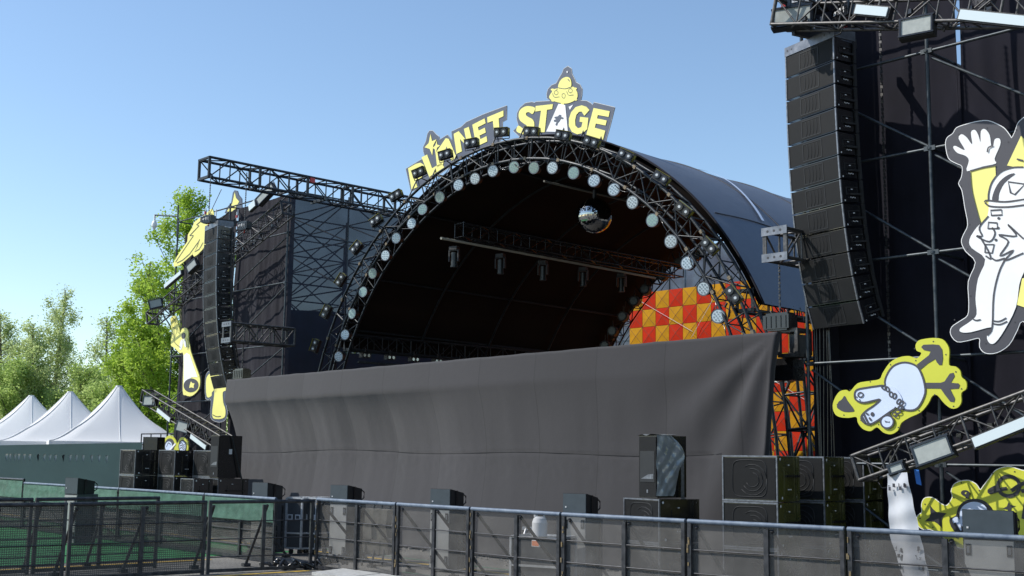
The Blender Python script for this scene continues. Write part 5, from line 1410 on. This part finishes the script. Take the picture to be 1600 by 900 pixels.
# canvas covered hand truck
e = thing('hand_truck', 'hand truck loaded with scuffed canvas rolls behind the first mesh barricade', 'hand truck', ZZ(585, 884, 0)[:2] + (.003,), 25)
b = MB(); random.seed(9)
for i in range(9):
    x_, z_ = -.16 + .16 * (i % 3) + random.uniform(-.03, .03), .32 + .26 * (i // 3); b.box((x_, .1 + random.uniform(-.03, .05), z_), (.17, .2, .25), Matrix.Rotation(random.uniform(-.25, .25), 3, 'Y'))
b.build('canvas_roll', M['pallet'], e)
b = MB()
for x_ in (-.2, 0, .2): b.tube((x_, -.1, 0), (x_ * .8, .25, 1.1), .02)
for z_ in (.08, .2): b.box((0, -.06 + z_ * .3, z_), (.42, .03, .03))
b.build('rail', M['cabr'], e)
# heap of black cloth and cable by the corner
def heap():
    mb = MB(); random.seed(4)
    for i in range(15):
        x0, y0 = random.uniform(-.75, .5), random.gauss(0, .12)
        pts = [(x0 + k * .08, y0 + random.gauss(0, .06), max(.02, .06 + .06 * sin(k * 1.3 + i) + random.uniform(-.02, .05) + .08 * (x0 > 0))) for k in range(6)]
        mb.path(pts, random.uniform(.018, .045), 6)
    a = ZZ(470, 890, 0); solo(mb, 'cable_heap', M['cab'], 'heap of black cloth and cable at the barricade corner', 'cable heap', (a[0], a[1], .0), yaw=55)
heap()

# ================================================================== BARRICADES
def panel(name, label, A, B, stay, mesh, railm, framem, group, hbars=(.26, .54, .82), H=1.16, mid=True, stay_dir=None):
    """A, B: ground points (s, t). stay: distance of the diagonal foot behind the panel."""
    A = Vector((A[0], A[1], 0)); B = Vector((B[0], B[1], 0)); d = B - A; L = d.length; ang = atan2(d.y, d.x)
    e = thing(name, label, 'barricade', (A.x, A.y, 0), degrees(ang), group)
    b = MB(); g = .02
    b.box((g + .025, 0, H / 2), (.05, .045, H)); b.box((L - g - .025, 0, H / 2), (.05, .045, H)); b.box((L / 2, 0, .05), (L - .14, .04, .05))
    if mid: b.box((L * .52, .01, H / 2), (.06, .04, H - .1))
    for z in hbars: b.tube((.06, .006, z), (L - .06, .006, z), .0095, 5)
    b.build('frame', framem, e)
    r = MB(); r.tube((g, 0, H), (L - g, 0, H), .03, 8); r.build('top_rail', railm, e)
    m_ = MB(); y = .03
    nx, nz = 16, 8; vs = [(g + .03 + (L - 2 * g - .06) * i / nx, y + .006 * mnoise.noise(Vector((i * .8 + A.x * 3, j, A.y))), .04 + (H - .06) * j / nz) for j in range(nz + 1) for i in range(nx + 1)]
    m_.add(vs, [(j * (nx + 1) + i, j * (nx + 1) + i + 1, (j + 1) * (nx + 1) + i + 1, (j + 1) * (nx + 1) + i) for j in range(nz) for i in range(nx)], True)
    m_.build('mesh_infill', M['mesh_l'] if mesh is M['hgreen'] else mesh, e)
    if mesh is M['hgreen']:
        g_ = MB(); g_.add([(v_[0], -.034 + .01 * mnoise.noise(Vector((v_[0] * 4, v_[2] * 6, A.x))), H * .62 + v_[2] * .36) for v_ in vs], [(j * (nx + 1) + i, j * (nx + 1) + i + 1, (j + 1) * (nx + 1) + i + 1, (j + 1) * (nx + 1) + i) for j in range(nz) for i in range(nx)], True); g_.build('green_sheet', mesh, e)
    for f in (.06, .55):
        s_ = MB(); s_.tube((L * f, .02 * (1 if stay > 0 else -1), H - .06), (L * f + .1, stay, .05), .025, 6); s_.box((L * f + .1, stay, .03), (.12, .12, .05)); s_.build('stay', framem, e)
    if group.startswith('mesh'):
        w = MB(); random.seed(int(A.x * 7) + 3)
        for i in range(9): w.box((g + .02 + random.uniform(-.02, .015), -.03, random.uniform(.2, H - .05)), (random.uniform(.008, .024), .01, random.uniform(.02, .07)))
        w.build('worn_tape', M['rust'], e)
    return e
GR = 'mesh barricades along the front of the pit'
ps = [(-5.72, -5.1), (-3.47, -5.1), (-1.69, -5.1), (.16, -5.08), (2.16, -4.9), (4.2, -4.6), (6.3, -4.3)]
names = ['first grey mesh barricade right of the corner, canvas-loaded hand truck behind', 'mesh barricade before the middle pit speaker, second right of the corner',
         'mesh barricade in front of the white jerrycan', 'mesh barricade in front of the plastic-wrapped speaker', 'mesh barricade in front of the near subwoofer stacks', 'mesh barricade before the banner and ringed planet cutout, cut by the picture edge']
for i in range(6): panel('barricade', names[i], ps[i], ps[i + 1], 1.0, M['mesh_b'] if i < 3 else M['mesh_c'], M['rail'], M['railb'], GR)
GL = 'dark barricades of the near lane'
ls = [(-6.25, -13.6), (-6.15, -11.4), (-5.98, -9.25), (-5.95, -7.0), (-5.75, -5.12)]
nm = ['dark dotted-mesh barricade of the near lane, cut by the left picture edge', 'dark dotted-mesh barricade of the near lane before the turf, next to the picture edge', 'dark dotted-mesh barricade of the near lane, between turf and corner', 'dark barricade of the near lane meeting the corner, flight cases behind']
for i in range(4): panel('barricade', nm[i], ls[i], ls[i + 1], 1.0, M['mesh_l'] if i < 3 else scrim('barrier_mesh_open', (.03, .03, .03), .18), M['railb'], M['railb'], GL, H=1.13)
ls2 = [(-7.6, -13.4), (-7.5, -11.3), (-7.45, -9.2), (-7.4, -7.1)]
for i in range(3): panel('barricade', 'dark barricade of the second lane row, %s' % ('cut by the left picture edge', 'seen behind the near lane row before the turf', 'ending short of the green-sheeted row')[i], ls2[i], ls2[i + 1], .9, scrim('barrier_mesh_open', (.03, .03, .03), .18), M['railb'], M['railb'], 'dark barricades of the second lane row', H=1.15)
gx = [(-22.6, -5.3), (-18.6, -5.2), (-13.4, -5.1), (-9.6, -5.1), (-7.0, -5.1)]
gl_ = ['green-sheeted barricade at the far left with a black top frame', 'long green-sheeted barricade streaked with tape, second from the left', 'green-sheeted barricade before the far subwoofer stacks', 'green-sheeted barricade ending near the flight cases']
for i in range(4):
    e = panel('barricade', gl_[i], gx[i], gx[i + 1], .9, M['hgreen'], M['rail'] if i else M['railb'], M['railb'], 'green sheeted barricades', H=(1.12 if i else 1.2))

# ================================================================== HOARDING, TENTS, PLATFORM RAIL
def hoarding():
    Y0 = 40.2
    def g(px, Y): r = ray(px, 712); P = CAM + r * (Y / r.y); return P
    A = g(-60, 40.6); B = g(221, 39.2); d = B - A; d.z = 0; L = d.length
    e = bpy.data.objects.new('hoarding_wall', None); scene.collection.objects.link(e); e.location = (A.x, A.y, 0); e.rotation_euler = (0, 0, atan2(d.y, d.x))
    tag(e, 'long dull green hoarding wall in front of the white tents', 'wall')
    H0, H1 = 2.04, 2.22
    def pxx(px): P = g(px, 40); return (P - A).dot(d.normalized())
    mb = MB(); holes = [pxx(p) for p in (3, 10, 18, 25, 35, 45, 60, 71, 81, 91, 105, 117, 128, 140, 155, 168, 181)]
    xs = sorted([0, L] + [h for h in holes])
    zc = 1.68; hh = .12; hw = .05
    def top(x): return H0 + (H1 - H0) * x / L
    # sheet with tear-shaped vents cut right through
    prev = 0
    for h in holes + [None]:
        x1 = (h - hw) if h else L
        mb.add([(prev, 0, 0), (x1, 0, 0), (x1, 0, top(x1)), (prev, 0, top(prev))], [(0, 1, 2, 3)])
        if h:
            a, b = h - hw, h + hw
            mb.add([(a, 0, 0), (b, 0, 0), (b, 0, zc - hh), (a, 0, zc - hh)], [(0, 1, 2, 3)])
            mb.add([(a, 0, zc + hh), (b, 0, zc + hh), (b, 0, top(b)), (a, 0, top(a))], [(0, 1, 2, 3)])
            mb.add([(a, 0, zc - hh), (h + .01, 0, zc - hh), (a, 0, zc + .06)], [(0, 1, 2)])
            mb.add([(h + .01, 0, zc - hh), (b, 0, zc - hh), (b, 0, zc + hh), (b - .015, 0, zc + .05)], [(0, 1, 2, 3)])
            mb.add([(a, 0, zc + .06), (a + .02, 0, zc + hh), (a, 0, zc + hh)], [(0, 1, 2)])
            prev = b
    mb.build('sheet', M['hoard'], e)
    p = MB()
    for i in range(8): x = L * i / 7; p.box((x, .06, 1.0), (.08, .06, 2.0))
    p.build('post', M['truss'], e)
    b = MB(); b.box((L + .25, .3, 1.2), (.5, .5, 2.4)); 
    o = b.build('black_block', M['cab'], e)
    # vent flaps showing pale lining behind
    f = MB()
    for h in holes: f.add([(h - .09, .05, zc - .2), (h + .09, .05, zc - .2), (h + .09, .05, zc + .2), (h - .09, .05, zc + .2)], [(0, 1, 2, 3)])
    f.build('vent_lining', mat('vent_white', (.8, .8, .78), .5), e)
hoarding()
e = thing('guard_rail', 'thin black guard rail on a platform between the hoarding and the far tower', 'railing', TT(220, 700, 4)[:2] + (0,), 0)
mb = MB(); 
for i in range(6): mb.tube((i * .8, 0, 0), (i * .8, 0, 2.62), .025, 6)
for z in (2.2, 2.6): mb.tube((0, 0, z), (4.0, 0, z), .025, 6)
mb.build('rail', M['cabr'], e)
pb = MB(); pb.box((2.1, 1.2, .95), (4.6, 2.2, 1.9)); pb.build('platform', mat('platform_pale', (.35, .38, .42), .6, var=.15), e)

def tents():
    def tent(label, apx, apy, Y, half, eave):
        r = ray(apx, apy); P = CAM + r * (Y / r.y); top = P.z
        e = bpy.data.objects.new('marquee_tent', None); scene.collection.objects.link(e); e.location = (P.x, P.y, 0)
        e.rotation_euler = (0, 0, atan2(P.y, P.x) - pi / 2 + radians(4))
        tag(e, label, 'tent', 'white peaked tents behind the hoarding')
        N, K = 26, 40; vs = []
        for j in range(N + 1):
            v = j / N; q = .05 + .95 * v; rad = half * (.04 + .96 * v); z = eave + (top - eave) * ((1 - v) ** 1.5)
            for k in range(K):
                a = 2 * pi * k / K; c, s_ = cos(a), sin(a); sq = 1 / max(abs(c), abs(s_)); mixr = rad * (1 + (sq - 1) * min(1, v * 1.6))
                sag = .09 * v * (1 - v) * 4 * (1 - abs(2 * ((a / (pi / 2)) % 1) - 1)) * 0
                vs.append((c * mixr, s_ * mixr, z - sag))
        mb = MB(); mb.add(vs, [(j * K + k, j * K + (k + 1) % K, (j + 1) * K + (k + 1) % K, (j + 1) * K + k) for j in range(N) for k in range(K)], True)
        mb.add([vs[k] for k in range(K)], [tuple(range(K))]); mb.build('canopy', M['tent'], e)
        for k in range(0, K, 5):
            sm_ = MB(); sm_.path([Vector(vs[j * K + k]) * 1.0 + Vector((0, 0, .012)) for j in range(0, N + 1, 2)], .014, 4); sm_.build('seam', mat('tent_seam', (.62, .63, .64), .6), e)
        v_ = MB()
        for sx, sy, rot in ((0, -1, 0), (0, 1, 0), (1, 0, 1), (-1, 0, 1)): v_.box((sx * half, sy * half, eave - .15), (2 * half, .02, .32) if not rot else (.02, 2 * half, .32))
        v_.build('valance', M['tent'], e)
        for sx in (-1, 1):
            for sy in (-1, 1): p = MB(); p.tube((sx * half * .98, sy * half * .98, 0), (sx * half * .98, sy * half * .98, eave), .05); p.build('leg', M['white'], e)
        f = MB(); f.tube((0, 0, top - .05), (0, 0, top + .04), .14, 10, .13); f.build('cap', M['white'], e)
    tent('nearest and tallest white peaked tent, right of the other two', 186, 604, 50, 2.6, 2.3)
    tent('middle white peaked tent behind the hoarding', 110, 613, 54, 2.85, 2.3)
    tent('leftmost white peaked tent behind the hoarding', 49, 619, 58, 3.0, 2.3)
    tent('low part of a white tent peeping at the left picture edge', -40, 640, 58, 3.0, 2.3)
tents()

# ================================================================== TREES
def tree(label, px, Y, top_py, r_base, leafm, seed, name='tree', n_leaf=26000, leaf=.15, shape=1.0, low=.1, lean=0, droop=0.0, dens=1.0, steep=1.0):
    rnd = random.Random(seed)
    r = ray(px, top_py); P = CAM + r * (Y / r.y); H = P.z
    e = bpy.data.objects.new(name, None); scene.collection.objects.link(e); e.location = (P.x, P.y, 0); tag(e, label, 'tree', 'trees beyond the tents and the far tower')
    tr = MB()
    def tp(v): return Vector((lean * v * v + .15 * sin(v * 5 + seed), .1 * cos(v * 4 + seed), H * v * .97))
    tr.path([tp(i / 10) for i in range(11)], [.2 * (1 - .9 * i / 10) * H / 11 + .015 for i in range(11)], 8)
    tips = []
    nl = 46
    for i in range(nl):
        v = low + (1 - low) * (i + rnd.random()) / nl * .97
        R = r_base * (min(1, (1 - v) ** .75 * shape * 1.15 + .05)) * (.65 + .45 * rnd.random()) * min(1, .55 + v * 1.5)
        a = rnd.random() * 2 * pi; A = tp(v); up = R * (.55 + .5 * rnd.random()) * steep
        B = A + Vector((cos(a) * R, sin(a) * R, min(up, (H - A.z) * .9)))
        midp = (A + B) / 2 + Vector((0, 0, -up * .12))
        tr.path([A, midp, B], [.055 * (1 - v) + .018, .03 * (1 - v) + .013, .008], 5)
        tips.append((A, midp, B, R))
        for q in range(3):
            f = .35 + .6 * rnd.random(); S = A.lerp(B, f); T_ = S + Vector((rnd.gauss(0, .3), rnd.gauss(0, .3), abs(rnd.gauss(.25, .2)))) * R * .45
            tr.path([S, T_], [.014, .006], 4); tips.append((S, (S + T_) / 2, T_, R * .5))
    tr.build('trunk', M['bark'], e)
    lv = []; lf = []
    tot = sum(t_[3] for t_ in tips)
    for (A, m_, B, R) in tips:
        n = int(n_leaf * dens * R / tot / 1.0)
        # sprays: several small tufts strung along the limb's outer part
        nt_ = max(2, n // 26)
        for k in range(nt_):
            f = rnd.random() ** .6; c = (A.lerp(m_, f * 2) if f < .5 else m_.lerp(B, f * 2 - 1)) + Vector((rnd.gauss(0, .16), rnd.gauss(0, .16), rnd.gauss(0, .16))) * max(.7, R * .6)
            sg = rnd.uniform(.10, .24)
            for q in range(n // nt_):
                p = c + Vector((rnd.gauss(0, sg), rnd.gauss(0, sg), rnd.gauss(0, sg * 1.25)))
                s_ = leaf * rnd.uniform(.55, 1.15)
                x = Vector((rnd.gauss(0, 1), rnd.gauss(0, 1), rnd.gauss(0, .6))).normalized(); y = x.cross(Vector((rnd.gauss(0, 1), rnd.gauss(0, 1), rnd.gauss(0, 1)))).normalized()
                k0 = len(lv); lv += [p - x * s_ * .5, p + y * s_ * .3, p + x * s_ * .5, p - y * s_ * .3]; lf.append((k0, k0 + 1, k0 + 2, k0 + 3))
    mb = MB(); mb.v = lv; mb.f = lf; mb.m = [0] * len(lf); mb.sm = [False] * len(lf)
    mb.build('crown', leafm, e)
    return e
tree('tall bright green poplar rising directly behind the far tower', 300, 62, 290, 3.9, M['leafa'], 1, n_leaf=34000, leaf=.19, low=.12, steep=1.5)
tree('bright green poplar left of the tall one, touching the far tower edge', 232, 64, 398, 2.3, M['leafa'], 2, n_leaf=17000, leaf=.19, low=.05, steep=1.3)
tree('dense green tree low beside the far tower, right of the tallest tent', 238, 66, 505, 2.4, M['leafa'], 12, n_leaf=26000, leaf=.17, low=.05)
tree('pale willow-like tree with the pointed top left of the poplars', 98, 74, 444, 3.2, M['leafb'], 3, n_leaf=19000, leaf=.15)
tree('pale thin tree between the pointed one and the poplars', 166, 78, 488, 2.6, M['leafb'], 4, n_leaf=11000, leaf=.16)
tree('pale tree at the left picture edge', 4, 76, 482, 3.0, M['leafb'], 5, n_leaf=15000, leaf=.16)
tree('pale bushy tree just right of the one at the picture edge', 58, 72, 500, 2.8, M['leafb'], 6, n_leaf=20000, leaf=.16)
tree('rounded low tree behind the middle tent', 132, 70, 570, 3.2, M['leafc'], 7, n_leaf=24000, leaf=.17, low=.03)
tree('rounded low tree behind the leftmost tent', 30, 70, 560, 3.4, M['leafc'], 8, n_leaf=24000, leaf=.17, low=.03)
tree('bushy tree filling the gap above the tallest tent', 182, 68, 566, 3.0, M['leafc'], 9, n_leaf=24000, leaf=.17, low=.03)
tree('green tree glimpsed through the scrim of the far tower', 585, 70, 470, 3.5, M['leafa'], 10, n_leaf=12000, leaf=.24)
tree('green tree glimpsed low through the far tower scaffold', 520, 72, 520, 3.2, M['leafa'], 13, n_leaf=10000, leaf=.24)
hd = random.Random(77); lv = []; lf = []
for i in range(46000):
    X = hd.uniform(-48, -6); Y = 84 + hd.gauss(0, 2.5); h = 5.6 + 1.6 * mnoise.noise(Vector((X * .25, 0, 3))) + .7 * mnoise.noise(Vector((X * 1.1, 5, 3)))
    z = h * (1 - hd.random() ** 1.6 * 1.0); p = Vector((X, Y, max(.1, z))); s_ = .24 * hd.uniform(.6, 1.2)
    x = Vector((hd.gauss(0, 1), hd.gauss(0, 1), hd.gauss(0, 1))).normalized(); y = x.cross(Vector((hd.gauss(0, 1), hd.gauss(0, 1), hd.gauss(0, 1)))).normalized()
    k0 = len(lv); lv += [p - x * s_ * .5, p + y * s_ * .35, p + x * s_ * .5, p - y * s_ * .35]; lf.append((k0, k0 + 1, k0 + 2, k0 + 3))
mb = MB(); mb.v = lv; mb.f = lf; mb.m = [0] * len(lf); mb.sm = [False] * len(lf)
tag(mb.build('undergrowth', M['leafc']), kind='stuff')
